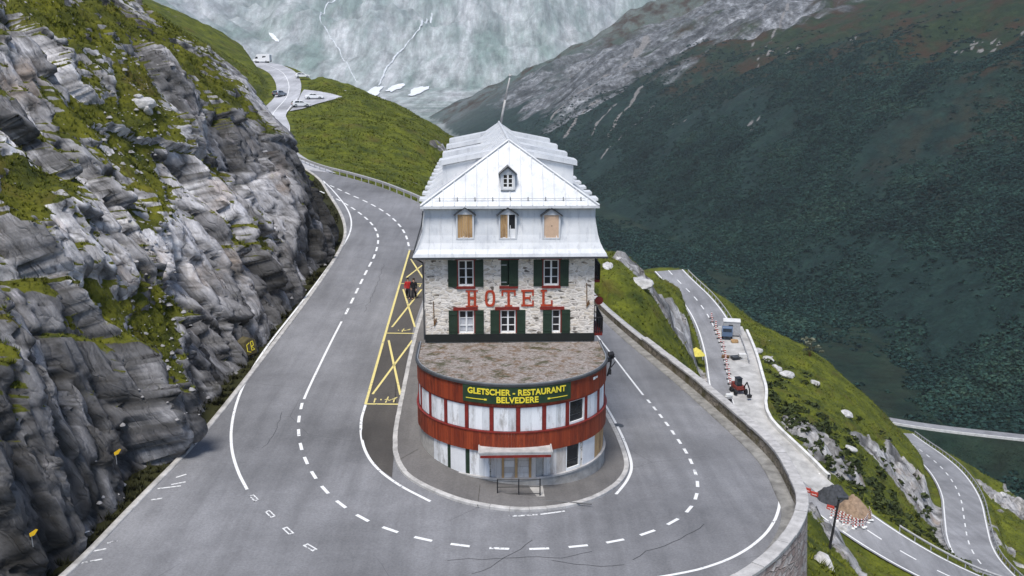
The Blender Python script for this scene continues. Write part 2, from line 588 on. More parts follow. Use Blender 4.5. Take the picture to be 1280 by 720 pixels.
def m_blocks(name, a, b, mort, sx=1.1, sz=2.6, coat=None, kind='Object'):
    """coursed masonry of squared blocks on a mesh with an 'sv' attribute (metres along, up)"""
    t = NT(name)
    sv = t.attr('sv').outputs['Vector']
    p = t.pos()
    w = t.n('ShaderNodeTexNoise', {'Vector': p, 'Scale': 1.5, 'Detail': 3}).outputs['Color']
    wv = t.n('ShaderNodeMix', {0: .08, 4: sv, 5: w}, data_type='VECTOR').outputs[1]
    mp = t.n('ShaderNodeMapping', {'Vector': wv, 'Scale': (sx, sz, 1)}).outputs[0]
    v = t.n('ShaderNodeTexVoronoi', {'Vector': mp, 'Scale': 1.0, 'Randomness': .8})
    ve = t.n('ShaderNodeTexVoronoi', {'Vector': mp, 'Scale': 1.0, 'Randomness': .8}, feature='DISTANCE_TO_EDGE').outputs[0]
    rnd = t.n('ShaderNodeSeparateColor', {'Color': v.outputs['Color']}).outputs[0]
    c = t.ramp(rnd, [(0, a), (1, b)])
    c = t.mix(.7, c, t.ramp(t.noise(p, 4, 6, .7), [(.3, .26), (.7, .72)]), 'OVERLAY')
    c = t.mix(t.ramp(ve, [(.01, .8), (.05, 0.0)]), c, mort)
    if coat:
        c = t.mix(t.ramp(t.noise(p, .5, 6, .7), [(.52, 0.0), (.62, .8)]), c, coat)
    return t.done(c, .9, t.bump(t.math('ADD', t.ramp(ve, [(0, 0.0), (.12, 1.0)]), t.noise(p, 8, 4, .6)), .6, .04), spec=.2)


M['wall_stone'] = m_blocks('retaining_wall_stone', (.34, .25, .22), (.58, .51, .47), (.20, .165, .15), 1.7, 3.6)
M['wall_mossy'] = m_blocks('parapet_stone', (.20, .17, .12), (.34, .29, .23), (.07, .06, .045), 1.4, 3.2, (.10, .085, .03))


def m_metal_roof():
    t = NT('white_sheet_roof')
    co = t.coords()
    n = t.noise(co, .7, 6, .65)
    c = t.ramp(n, [(.25, (.44, .455, .48)), (.5, (.60, .61, .62)), (.75, (.70, .70, .70))])
    st = t.noise(t.n('ShaderNodeMapping', {'Vector': co, 'Scale': (2.2, 2.2, .35)}).outputs[0], 1.5, 6, .7)
    c = t.mix(t.ramp(st, [(.52, 0.0), (.70, .65)]), c, (.36, .37, .39))
    sp = t.ramp(t.noise(co, 5, 5, .7), [(.66, 0.0), (.75, .4)])
    c = t.mix(sp, c, (.55, .52, .47))
    return t.done(c, .45, t.bump(n, .2, .05), spec=.4)


M['roof_white'] = m_metal_roof()


def m_planks(name, a, b, dirt, rough=.7, grain=14.0):
    """vertical boards; every board is its own island and takes its own tone"""
    t = NT(name)
    g = t.n('ShaderNodeNewGeometry')
    co = t.coords((1, 1, .12))
    n = t.noise(co, grain, 6, .7, .3)
    k = t.math('ADD', t.math('MULTIPLY', g.outputs['Random Per Island'], .6), t.math('MULTIPLY', n, .45))
    c = t.ramp(k, [(.15, a), (.85, b)])
    d = t.ramp(t.noise(t.coords((1, 1, .3)), 2.1, 7, .75), [(.50, 0.0), (.66, .8)])
    c = t.mix(d, c, dirt)
    return t.done(c, rough, t.bump(n, .25, .01), spec=.3)


M['red_wood'] = m_planks('red_brown_boards', (.150, .022, .009), (.300, .052, .017), (.085, .016, .008), .6)
M['white_wood'] = m_planks('white_boards', (.52, .54, .56), (.80, .81, .82), (.30, .28, .26))
M['grey_wood'] = m_planks('weathered_boards', (.42, .38, .34), (.66, .63, .60), (.30, .22, .16))
M['tan_wood'] = m_planks('raw_pine_boards', (.34, .20, .085), (.52, .34, .17), (.16, .09, .045))
M['red_paint'] = plain('red_paint', (.20, .022, .016), .5, var=.35)
M['letter_red'] = plain('letter_red', (.42, .055, .022), .5, var=.3)
M['shutter_green'] = plain('shutter_green', (.020, .040, .024), .55, var=.3)
M['window_white'] = plain('window_white', (.80, .80, .79), .5, var=.12)
M['sign_green'] = plain('sign_green', (.022, .050, .024), .5, var=.3)
M['sign_yellow'] = plain('sign_yellow', (.80, .66, .05), .5, var=.1)
M['black_metal'] = plain('black_metal', (.018, .018, .020), .5, var=.3)
M['gutter'] = plain('dark_gutter', (.055, .058, .062), .45, var=.3)
M['flashing'] = plain('black_flashing', (.014, .016, .015), .6, var=.3)
M['steel'] = plain('galvanised_steel', (.40, .41, .42), .45, .6, var=.2)
M['rail_grey'] = plain('grey_rail', (.42, .42, .43), .5, var=.25)
M['gutter_strip'] = plain('gutter_concrete', (.27, .26, .24), .9, var=.5, scale=1.2, bump=.5)
M['concrete'] = plain('concrete', (.42, .40, .37), .9, var=.4, scale=1.6, bump=.4)
M['coping'] = plain('pale_coping', (.45, .435, .42), .9, var=.35, scale=1.8, bump=.5)
M['kerb'] = plain('kerb_stone', (.47, .455, .435), .9, var=.45, scale=1.3, bump=.5)
M['white_concrete'] = plain('pale_concrete', (.66, .65, .63), .9, var=.3, scale=.8, bump=.4)
M['rust'] = plain('rusty_iron', (.17, .085, .03), .8, var=.5)
M['board_tan'] = plain('chipboard', (.60, .42, .29), .8, var=.12)
M['tarp_white'] = plain('white_tarpaulin', (.74, .74, .75), .45, var=.12, scale=1.5, bump=.4)
M['yellow_sign'] = plain('yellow_enamel', (.78, .48, .02), .5, var=.1)
M['yellow_tarp'] = plain('yellow_tarpaulin', (.66, .56, .10), .6, var=.2)
M['boulder'] = plain('pale_granite', (.50, .49, .48), .9, var=.45, scale=2.2, bump=.8)
M['boulder_grey'] = plain('grey_granite', (.30, .29, .29), .9, var=.5, scale=2.2, bump=.8)
M['plastic_red'] = plain('barrier_red', (.42, .055, .04), .5, var=.15)
M['plastic_white'] = plain('barrier_white', (.80, .80, .78), .5, var=.12)
M['rubber'] = plain('tyre_rubber', (.015, .015, .016), .8, var=.2)
M['skin'] = plain('skin', (.50, .30, .21), .55, var=.08)
M['cloth_red'] = plain('red_cloth', (.42, .022, .020), .85, var=.2, scale=8)
M['cloth_black'] = plain('black_cloth', (.012, .012, .015), .85, var=.2, scale=8)
M['cloth_dark'] = plain('dark_trousers', (.02, .02, .026), .85, var=.2, scale=8)
M['hair'] = plain('dark_hair', (.02, .014, .010), .7, var=.2)
M['shoe'] = plain('shoe_leather', (.02, .018, .016), .6, var=.2)
M['car_white'] = plain('car_paint_white', (.80, .80, .80), .25, var=.05, bump=.02)
M['car_grey'] = plain('car_paint_grey', (.30, .33, .37), .25, .3, var=.05, bump=.02)
M['car_dark'] = plain('car_paint_black', (.02, .021, .025), .25, var=.05, bump=.02)
M['car_blue'] = plain('lorry_blue', (.10, .15, .24), .35, var=.1, bump=.02)
M['lamp_red'] = plain('lamp_red', (.45, .02, .02), .3, var=.1)
M['lamp_clear'] = plain('lamp_clear', (.7, .7, .68), .2, var=.1)
M['digger_red'] = plain('digger_red', (.20, .035, .025), .5, var=.2)
M['heap_dark'] = plain('asphalt_planings', (.060, .064, .072), .95, var=.55, scale=2.5, bump=.9)
M['heap_brown'] = plain('brown_gravel', (.32, .225, .155), .95, var=.45, scale=2.5, bump=.9)
M['mossy_slab'] = plain('mossy_slab', (.095, .080, .040), .95, var=.5, scale=2, bump=.6)
M['works'] = plain('milled_gravel', (.44, .43, .415), .95, var=.4, scale=.45, bump=.6)
M['gravel_path'] = plain('gravel', (.46, .42, .37), .95, var=.3, scale=.6, bump=.6)
M['water'] = plain('white_water', (.66, .69, .71), .5, var=.2, scale=.05)
M['snow'] = plain('old_snow', (.80, .82, .85), .7, var=.12, scale=.03)


def m_glass(name, c=(.012, .014, .017)):
    t = NT(name)
    n = t.noise(t.coords(), 1.2, 3, .5)
    return t.done(t.ramp(n, [(.3, tuple(x * .6 for x in c)), (.7, tuple(x * 1.8 for x in c))]), .12, t.bump(n, .08, .02), spec=.5)


M['glass'] = m_glass('dark_glass')
M['car_glass'] = m_glass('car_glass', (.016, .02, .024))
M['curtain'] = plain('lace_curtain', (.62, .63, .66), .9, var=.25, scale=9)


def m_terrace():
    t = NT('gravel_terrace_roof')
    p = t.coords()
    a = t.noise(p, 7, 6, .75)
    b = t.noise(p, 1.1, 6, .7)
    c = t.ramp(a, [(.28, (.09, .07, .055)), (.48, (.24, .21, .19)), (.72, (.44, .405, .385))])
    leaf = t.ramp(t.noise(p, 1.7, 8, .8), [(.50, 0.0), (.60, .85)])
    c = t.mix(leaf, c, (.14, .085, .045))
    c = t.mix(t.ramp(b, [(.52, 0.0), (.62, .85)]), c, (.055, .055, .025))
    return t.done(c, .95, t.bump(a, .8, .05), spec=.15)


M['terrace'] = m_terrace()
# ------------------------------------------------------------------ sky and light
world = bpy.data.worlds.new('World')
scene.world = world
world.use_nodes = True
wt = world.node_tree
sky = wt.nodes.new('ShaderNodeTexSky')
sky.sky_type = 'NISHITA'
sky.sun_disc = False
SUN_EL, SUN_AZ = R(64), R(200)       # azimuth clockwise from +Y: high behind the camera, a little to the right
sky.sun_elevation = SUN_EL
sky.sun_rotation = SUN_AZ
sky.altitude = 2200
sky.dust_density = 3.0
bg = wt.nodes['Background']
bg.inputs['Strength'].default_value = .058
wt.links.new(sky.outputs[0], bg.inputs['Color'])
sl = bpy.data.lights.new('sun', 'SUN')
sl.energy = 1.5
sl.angle = R(22)
sl.color = (1.0, .965, .92)
so = bpy.data.objects.new('sun', sl)
col.objects.link(so)
sd = Vector((math.sin(SUN_AZ) * math.cos(SUN_EL), math.cos(SUN_AZ) * math.cos(SUN_EL), math.sin(SUN_EL)))
so.rotation_euler = sd.to_track_quat('Z', 'Y').to_euler()
so.location = (-60, -80, 160)
scene.view_settings.view_transform = 'Standard'
scene.view_settings.look = 'None'
scene.view_settings.gamma = 1
scene.view_settings.exposure = 1.55
scene.cycles.max_bounces = 6
scene.cycles.diffuse_bounces = 3
scene.cycles.glossy_bounces = 2
scene.cycles.volume_bounces = 1
scene.cycles.use_denoising = True

# ------------------------------------------------------------------ the hairpin platform
left_kerb = [(-23, 14, 0), (-20.2, 30, 0), (-19.3, 37, 0), (-18.9, 42, 0), (-18.0, 50, 0), (-17.5, 62, 0), (-17.0, 78, 0),
             (-17.0, 90, 0), (-17.5, 97, 0), (-19.6, 106, 0), (-23.6, 118, 0), (-26.6, 128, 0), (-33, 141, 0)]
left_kerb = smooth_poly(left_kerb, 1.0)
far_edge = smooth_poly([(-7.0, 103, 0), (-10.8, 111, 0), (-14.5, 116.8, 0), (-18.0, 122, 0), (-23, 128.5, 0), (-27.6, 133.5, 0), (-35, 146, 0)], 1.0)
wall_in = []      # inner face of the parapet, from the far right round the apex
for q in ((747, 387), (780, 417), (815, 446), (860, 482), (905, 522), (950, 562), (972, 588), (985, 615)):
    p = on_g(*q)
    wall_in.append((p[0], p[1], 0))
wall_in += [(14.25, 42.0, 0), (12.4, 38.2, 0), (9.9, 35.2, 0), (6.5, 32.6, 0), (1.5, 30.6, 0), (-5, 29.2, 0), (-13, 27.5, 0), (-20.5, 26.5, 0)]
wall_in = [(8.6, 118, 0), (9.4, 110, 0)] + wall_in
wall_in = smooth_poly(wall_in, .6)
outer = np.concatenate([left_kerb[::-1][:, :2][left_kerb[::-1][:, 1] > 27.5], wall_in[::-1][:, :2]])
outer = outer[np.r_[True, np.linalg.norm(np.diff(outer, axis=0), axis=1) > .05]]


def resample(P, n):
    d = np.r_[0, np.cumsum(np.linalg.norm(np.diff(P, axis=0), axis=1))]
    t = np.linspace(0, d[-1], n)
    return np.stack([np.interp(t, d, P[:, i]) for i in range(P.shape[1])], 1)


NO, NI = 360, 30
o_s = resample(outer, NO)
inner = []
for k in range(NO):
    x, y = o_s[k]
    if y < 52:
        inner.append((0, 52.0))
    else:
        inner.append((-.6 - .037 * (y - 52), min(y, 100)))
inner = np.array(inner)
inner[:, 0] = np.convolve(np.pad(inner[:, 0], 6, mode='edge'), np.ones(13) / 13, 'valid')
# the bend behind the hotel: the strip's inner side is the barrier edge there
for k in range(NO):
    if o_s[k, 0] < -5 and o_s[k, 1] > 97:
        t = min(1, (o_s[k, 1] - 97) / 44)
        far_t = far_edge[int(t * (len(far_edge) - 1)), :2]
        inner[k] = far_t
tt = np.linspace(0, 1, NI)
pl = o_s[:, None, :] * (1 - tt)[None, :, None] + inner[:, None, :] * tt[None, :, None]
pv = pl.reshape(-1, 2)
road = np_mesh('road', np.c_[pv, G(pv[:, 0], pv[:, 1])], grid_faces(NO, NI), M['asphalt'])
tag(road, kind='structure')
# the ground from the bend to the back of the hotel
bx = np.linspace(0, 1, 20); by = np.linspace(76, 112, 40)
tri = []
for y in by:
    x0 = np.interp(y, [76, 97, 104, 112], [-6, -8.5, -8.2, -10.2]); x1 = np.interp(y, [76, 112], [8.6, 9.0])
    for b in bx:
        tri.append((x0 + (x1 - x0) * b, y))
tri = np.array(tri)
apron = np_mesh('road', np.c_[tri, G(tri[:, 0], tri[:, 1]) - .02], grid_faces(40, 20), M['asphalt'])
tag(apron, kind='structure')

# ------------------------------------------------------------------ other roads: centre lines (x, y, z, half width)
UPL = [(342, 124), (345, 116), (346, 111), (344, 101), (335, 90), (323, 84), (312, 81), (298, 79.5)]
UPR = [(367, 132), (374, 122), (376, 115), (377, 106), (374, 96), (366, 87), (348, 79.5), (320, 76.5)]
up_l = [(-29.5, 134, 0), (-38, 152, 0), (-46.5, 172, 0), (-51, 190, 0), (-56, 206, 0)] + [on_g(*q) for q in UPL]
up_r = [(-25, 131.5, 0), (-33, 146, 0), (-40.5, 166, 0), (-44.5, 188, 0), (-49.5, 203, 0)] + [on_g(*q) for q in UPR]
up_l = resample(np.array([p[:2] for p in smooth_poly(up_l, 1.5)]), 130)
up_r = resample(np.array([p[:2] for p in smooth_poly(up_r, 1.5)]), 130)


def strip_between(name, A, B, mat, dz=0.0, n=6, zf=None):
    t = np.linspace(0, 1, n)
    P = A[:, None, :2] * (1 - t)[None, :, None] + B[:, None, :2] * t[None, :, None]
    P = P.reshape(-1, 2)
    z = (zf or G)(P[:, 0], P[:, 1]) + dz
    o = np_mesh(name, np.c_[P, z], grid_faces(len(A), n), mat)
    return o


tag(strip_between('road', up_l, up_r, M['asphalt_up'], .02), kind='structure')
up_c = np.c_[(up_l + up_r) / 2, G(*((up_l + up_r) / 2).T), np.linalg.norm(up_l - up_r, axis=1) / 2]
lay = [on_g(*q) for q in ((362, 139), (372, 127), (377, 116), (380, 112), (398, 114), (414, 117), (428, 121), (414, 125), (395, 130), (378, 136))]


def line3(pts, step=1.0):
    return smooth_poly(pts, step)


works_c = line3([at_z(836, 338, -19.8), at_z(850, 353, -21.4), at_z(871, 373, -23), at_z(891, 402, -25), at_z(905, 440, -26.6), at_z(912, 480, -27.9),
                 at_z(922, 520, -29.0), (38.6, 120, -31.2), at_z(1000, 599, -31.8), at_z(1062, 648, -33.4), at_z(1130, 692, -35), at_z(1200, 727, -36.5), at_z(1270, 752, -38)], .8)
works_c = np.c_[works_c, np.full(len(works_c), 3.65)]
low_c = line3([at_z(1122, 541, -63.5), at_z(1140, 555, -61.2), at_z(1160, 569, -60), at_z(1184, 590, -58.6), at_z(1202, 620, -57), at_z(1206, 650, -55.6), at_z(1212, 685, -54),
               at_z(1236, 717, -52.4), at_z(1275, 750, -51)], .8)
low_c = np.c_[low_c, np.full(len(low_c), 3.7)]
val_c = line3([at_z(1060, 515, -117), at_z(1115, 526, -117), at_z(1160, 533, -117), at_z(1200, 538, -117), at_z(1250, 543.5, -117), at_z(1310, 550, -117), at_z(1400, 560, -117)], 2.0)
val_c = np.c_[val_c, np.full(len(val_c), 3.4)]


def offset_line(C, d):
    T = np.gradient(C[:, :2], axis=0)
    T /= np.linalg.norm(T, axis=1)[:, None]
    N = np.c_[T[:, 1], -T[:, 0]]          # right-hand side of travel
    return np.c_[C[:, :2] + N * d, C[:, 2]]


def ribbon(name, A, B, mat, dz=0.0, n=2):
    t = np.linspace(0, 1, n)
    P = (A[:, None, :3] * (1 - t)[None, :, None] + B[:, None, :3] * t[None, :, None]).reshape(-1, 3)
    P[:, 2] += dz
    return np_mesh(name, P, grid_faces(len(A), n), mat)


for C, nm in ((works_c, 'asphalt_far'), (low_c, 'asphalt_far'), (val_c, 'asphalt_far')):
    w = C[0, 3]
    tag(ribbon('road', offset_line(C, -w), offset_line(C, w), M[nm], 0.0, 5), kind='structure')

# ------------------------------------------------------------------ hillside: thin-plate surface through surveyed points
ctl = []


def cp(*pts): ctl.extend(pts)


for y in (34, 42, 52, 64, 78, 92, 104): cp((-12, y, float(G(-12, y)) - .5), (8, y, float(G(8, y)) - .5))
for P in (left_kerb[::8], far_edge[::6]):
    for p in P: cp((p[0], p[1], float(G(p[0], p[1])) - .3))
cp((9, 118, -5.8), (7, 135, -6.5), (6, 155, -8))
for p in up_c[::7]: cp((p[0], p[1], p[2] - .2))
for p in lay[3:8]: cp((p[0], p[1], p[2] - .2))
for p in works_c[::8]: cp((p[0], p[1], p[2] - .2))
for p in low_c[::8]: cp((p[0], p[1], p[2] - .2))
# grassy mound beside the upper road
cp(at_y(430, 120, 238), at_y(470, 141, 224), at_y(510, 160, 210), at_y(555, 185, 192), at_y(405, 99, 266), at_y(428, 116, 252), at_y(400, 150, 190), at_y(450, 180, 168))
cp((0, 195, -6), (8, 225, -12), (-12, 255, 2), (-28, 285, 6), (-45, 318, 9), (4, 160, -6), (0, 140, -2))
cp((-62, 200, 16), (-72, 214, 24), (-85, 230, 33), (-75, 250, 27), (-95, 300, 38), (-70, 180, 24), (-52, 160, 14), (-48, 145, 14))
cp((-60, 100, 0), (-60, 60, -6), (-60, 25, -8), (-30, 25, -6), (-26, 60, -4), (-26, 90, 0), (-110, 60, 0), (-110, 150, 20), (-110, 200, 34))
# right-hand side below the parapet
cp((16.3, 43.5, -5), (25, 30, -12), (42, 40, -24), (60, 60, -34), (16, 25, -14), (0, 20, -11), (-12, 18, -8), (18, 60, -7.5), (16.2, 80, -9.5), (14, 100, -8), (25, 70, -16), (24, 96, -18), (30, 118, -25))
cp(at_y(1030, 660, 75), at_y(1060, 700, 86), at_y(1100, 722, 94), at_y(1030, 700, 70), (80, 70, -42), (90, 90, -47))
# the knob beyond the parapet
cp((13.2, 124, -3.0), at_y(760, 318, 128), at_y(800, 331, 141), at_y(845, 357, 168), at_y(780, 350, 118), at_y(830, 400, 130), at_y(868, 440, 147), at_y(800, 402, 112), at_y(850, 430, 138), at_y(872, 400, 155), (14, 165, -14), (20, 190, -22), (34, 215, -30))
# spur beyond the works road
cp(at_y(1010, 440, 190), at_y(960, 415, 195), at_y(905, 376, 202), at_y(1100, 520, 183), at_y(1180, 600, 166), at_y(1000, 500, 150), at_y(950, 480, 154), at_y(1040, 562, 130), at_y(1120, 600, 148),
   at_y(1150, 640, 146), at_y(1180, 690, 119), at_y(1060, 500, 165), at_y(1080, 560, 142), at_y(1100, 615, 131))
cp((75, 215, -52), (60, 225, -48), (40, 240, -44), (90, 195, -64), (20, 250, -40), (100, 215, -80))
cp(at_y(1250, 620, 184), at_y(1275, 650, 172), at_y(1240, 600, 192), at_y(1275, 700, 150), (118, 190, -74), (125, 150, -66), (110, 120, -56), (110, 80, -54))
ctl = np.array(ctl, dtype=float)
_, ui = np.unique(np.round(ctl[:, :2] / 1.2), axis=0, return_index=True)
ctl = ctl[np.sort(ui)]


def tps_fit(P, lam=1.5):
    n = len(P); s = 100.0
    X = P[:, :2] / s
    d = np.linalg.norm(X[:, None] - X[None], axis=2)
    K = np.where(d > 0, d * d * np.log(d + 1e-12), 0)
    A = np.zeros((n + 3, n + 3))
    A[:n, :n] = K + np.eye(n) * lam * 1e-5
    A[:n, n] = 1; A[:n, n + 1:] = X; A[n, :n] = 1; A[n + 1:, :n] = X.T
    w = np.linalg.solve(A, np.r_[P[:, 2], 0, 0, 0])

    def ev(x, y):
        sh = x.shape
        q = np.c_[x.ravel(), y.ravel()] / s
        out = np.zeros(len(q))
        for i in range(0, len(q), 20000):
            b = q[i:i + 20000]
            dd = ((b[:, None] - X[None]) ** 2).sum(2)
            out[i:i + 20000] = (.5 * dd * np.log(dd + 1e-12)) @ w[:n] + w[n] + b @ w[n + 1:]
        return out.reshape(sh)
    return ev


tps = tps_fit(ctl)


def seg_dist(x, y, C):
    """distance to a polyline's samples, with height and half width there"""
    best = np.full(x.shape, 1e9); zz = np.zeros_like(x); ww = np.zeros_like(x)
    x0, x1 = C[:, 0].min() - 12, C[:, 0].max() + 12
    y0, y1 = C[:, 1].min() - 12, C[:, 1].max() + 12
    m = (x > x0) & (x < x1) & (y > y0) & (y < y1)
    xs, ys = x[m], y[m]
    if len(xs) == 0: return best, zz, ww
    bb = np.full(xs.shape, 1e9); bz = np.zeros_like(xs); bw = np.zeros_like(xs)
    for i in range(0, len(xs), 30000):
        d = (xs[i:i + 30000, None] - C[None, :, 0]) ** 2 + (ys[i:i + 30000, None] - C[None, :, 1]) ** 2
        k = d.argmin(1)
        bb[i:i + 30000] = np.sqrt(d[np.arange(len(k)), k]); bz[i:i + 30000] = C[k, 2]; bw[i:i + 30000] = C[k, 3]
    best[m] = bb; zz[m] = bz; ww[m] = bw
    return best, zz, ww


def inside(x, y, poly):
    r = np.zeros(x.shape, dtype=bool)
    n = len(poly)
    for i in range(n):
        x0, y0 = poly[i]; x1, y1 = poly[(i + 1) % n]
        if y0 == y1: continue
        c = ((y0 > y) != (y1 > y)) & (x < (x1 - x0) * (y - y0) / (y1 - y0) + x0)
        r ^= c
    return r


plat = np.concatenate([left_kerb[:, :2], far_edge[::-1, :2], wall_in[:, :2]])[::2]
NX, NY = 400, 470
gx = np.linspace(-130, 142, NX); gy = np.linspace(10, 345, NY)
X, Y = np.meshgrid(gx, gy, indexing='ij')
Z = tps(X, Y)
rocky = np.zeros_like(Z)
for cx, cy, rad, amp in ((23, 133, 8, 1.3), (28, 146, 6, 1.3), (46, 131, 10, .60), (65, 146, 9, .62), (74, 148, 12, 1.1), (55, 165, 12, .25), (22, 42, 5, .3), (88, 150, 8, .5), (112, 175, 16, .7), (28, 78, 7, .45), (-14, 190, 6, .5), (40, 90, 5, .35)):
    rocky = np.maximum(rocky, amp * np.exp(-((X - cx) ** 2 + (Y - cy) ** 2) / rad ** 2))
nz1 = fbm(X / 9, Y / 9, 5, 11)
rmask = sstep(rocky + .28 * nz1, .30, .55)
ca, sa = math.cos(.6), math.sin(.6)
fa, ea, ta = facets((X * ca + Y * sa) / 5.0, (-X * sa + Y * ca) / 2.6, 21, .9)
fb, eb, tb = facets((X * ca + Y * sa) / 1.9, (-X * sa + Y * ca) / 1.1, 22, .8)
Zn = .75 * fbm(X / 16, Y / 16, 4, 5) + .35 * fbm(X / 3.2, Y / 3.2, 4, 6)
Z = Z + Zn + rmask * (1.7 * fa + .9 * fb)
# plunge at the outer border so that the sheet meets the valley
Z -= 1.6 * np.maximum(0, X - 122) + 1.2 * np.maximum(0, Y - 322)
for C in (up_c, works_c, low_c):
    d, zz, ww = seg_dist(X, Y, C)
    k = 1 - sstep(d, ww + .9, ww + 4.0)
    Z = Z * (1 - k) + (zz - .22) * k
dl = inside(X, Y, np.array([p[:2] for p in lay]))
Z = np.where(dl, G(X, Y) - .2, Z)
dlay, _, _ = seg_dist(X, Y, np.c_[line3([*lay, lay[0]], 1.0), np.full(len(line3([*lay, lay[0]], 1.0)), 3.0)])
Z = np.where((dlay < 5) & ~dl, np.clip(Z, G(X, Y) - .15 - .5 * np.maximum(0, dlay - 1.5), G(X, Y) + .3), Z)
ins = inside(X, Y, plat)
Z = np.where(ins, np.minimum(Z, G(X, Y) - .45), Z)
dw, _, _ = seg_dist(X, Y, np.c_[wall_in, np.ones(len(wall_in))])
Z = np.where((dw < 3.0) & ~ins, np.minimum(Z, G(X, Y) - 3.2), Z)
Z = np.where((X < 6) & (Y < 118) & (Y > 24), np.minimum(Z, G(X, Y) - .45), Z)
veg = np.clip(1.0 - rmask * 1.25 + .10 * nz1, -.3, 1.3)
# bare rounded stones showing through the turf
st = fbm(X / 1.6, Y / 1.6, 3, 31)
patch = sstep(fbm(X / 22, Y / 22, 3, 32), .1, .5)
veg = veg - .75 * sstep(st, .72, .9) * patch * (1 - ins)
hill = np_mesh('hillside', np.c_[X.ravel(), Y.ravel(), Z.ravel()], grid_faces(NX, NY), M['hill'], True,
               {'veg': veg.ravel(), 'sv': np.c_[(X * .6 + Y * .8).ravel(), Z.ravel(), X.ravel() * 0], 'seep': (0 * veg).ravel(), 'joint': (rmask * np.exp(-(eb / .07) ** 2) * .7).ravel(), 'tone': (.5 + .5 * (ta - .5) + .4 * (tb - .5)).ravel()})
tag(hill, kind='structure')


def hill_z(x, y):
    fx = np.clip((np.asarray(x, float) - gx[0]) / (gx[1] - gx[0]), 0, NX - 1.001); fy = np.clip((np.asarray(y, float) - gy[0]) / (gy[1] - gy[0]), 0, NY - 1.001)
    i, j = fx.astype(int), fy.astype(int)
    u, v = fx - i, fy - j
    return (Z[i, j] * (1 - u) + Z[i + 1, j] * u) * (1 - v) + (Z[i, j + 1] * (1 - u) + Z[i + 1, j + 1] * u) * v


def hill_attr(A, x, y):
    i = np.clip(((np.asarray(x) - gx[0]) / (gx[1] - gx[0])).astype(int), 0, NX - 1); j = np.clip(((np.asarray(y) - gy[0]) / (gy[1] - gy[0])).astype(int), 0, NY - 1)
    return A[i, j]


def hit_hill(px, py, k0=55.0):
    a, b, c = ray(px, py)
    k = np.arange(k0, 420, .25)
    below = CAM_H + c * k <= hill_z(a * k, b * k)
    if not below.any(): return None
    k = k[int(np.argmax(below))]
    return (a * k, b * k, float(hill_z(a * k, b * k)))


tl = MB()
lp = [(p[0], p[1], float(G(p[0], p[1])) + .03) for p in lay]
tl.add(lp, [tuple(range(len(lp)))])
tag(tl.build('lay_by', M['asphalt_up']), kind='structure')

# ------------------------------------------------------------------ rock face on the left
foot = smooth_poly([(-26.2, 8, 0), (-22.6, 24, 0), (-20.3, 34, 0), (-19.6, 42, 0), (-18.9, 50, 0), (-18.4, 62, 0), (-17.9, 78, 0), (-17.9, 88, 0), (-18.6, 95.5, 0),
                    (-20.6, 101.5, 0), (-24.5, 108, 0), (-29, 118, 0), (-33, 130, 0), (-40, 144, 0), (-50, 160, 0), (-60, 180, 0)], .2, 3)
FS = len(foot)
ss = np.arange(FS) * .2
T = np.gradient(foot[:, :2], axis=0)
for _ in range(3):
    kk = np.hanning(61); kk /= kk.sum()
    T = np.stack([np.convolve(np.pad(T[:, i], 30, mode='edge'), kk, 'valid') for i in range(2)], 1)
T /= np.linalg.norm(T, axis=1)[:, None]
N = np.c_[-T[:, 1], T[:, 0]]
prof_a = np.array([(0, -.9), (.5, .2), (1.7, 2.6), (3.6, 5.4), (6.2, 9.0), (9.5, 13.0), (14, 18.2), (20, 25.5), (30, 36), (48, 52), (70, 66)], float)   # near
prof_b = np.array([(0, -.9), (.25, .8), (.9, 3.0), (2.4, 6.2), (4.5, 8.9), (7.0, 12.2), (9.2, 15.4), (12.2, 18.2), (16.6, 21.6), (23, 26.5), (45, 43)], float)   # at the corner
UN = 330
ut = np.linspace(0, 1, UN) ** 1.12


def prof(P):
    d = np.r_[0, np.cumsum(np.linalg.norm(np.diff(P, axis=0), axis=1))]
    return np.interp(ut * 78, d, P[:, 0]), np.interp(ut * 78, d, P[:, 1])


pa, pb = prof(prof_a), prof(prof_b)
wk = sstep(foot[:, 1], 62, 97)[:, None]
D = pa[0][None] * (1 - wk) + pb[0][None] * wk
E0 = pa[1][None] * (1 - wk) + pb[1][None] * wk
V = (ut * 78)[None] + 0 * D
S = ss[:, None] + 0 * D
# broad ribs and gullies
rib = fbm(S / 13, V / 30, 3, 41)
D = D - 1.5 * rib * sstep(V, 5, 13)
bx0 = foot[:, 0][:, None] + N[:, 0][:, None] * D
by0 = foot[:, 1][:, None] + N[:, 1][:, None] * D
bz0 = G(foot[:, 0], foot[:, 1])[:, None] + E0
# vegetation bias: grass ledges high up, a green gully in the middle, bare rock near the road
nlow = fbm(S / 10, V / 8, 4, 44)
bias = -.22 + .75 * nlow + .50 * sstep(V, 14, 32) * sstep(by0, 44, 70) - .45 * (1 - sstep(V, 3, 8)) + .10 * sstep(V, 22, 40) - .25 * sstep(by0, 82, 96) * (1 - sstep(V, 10, 17))
gul = np.abs((by0 - 54) - (V - 6) * 1.35) / 3.2
bias += .95 * np.exp(-gul ** 2) * sstep(V, 2.5, 6) * (1 - sstep(V, 20, 28))
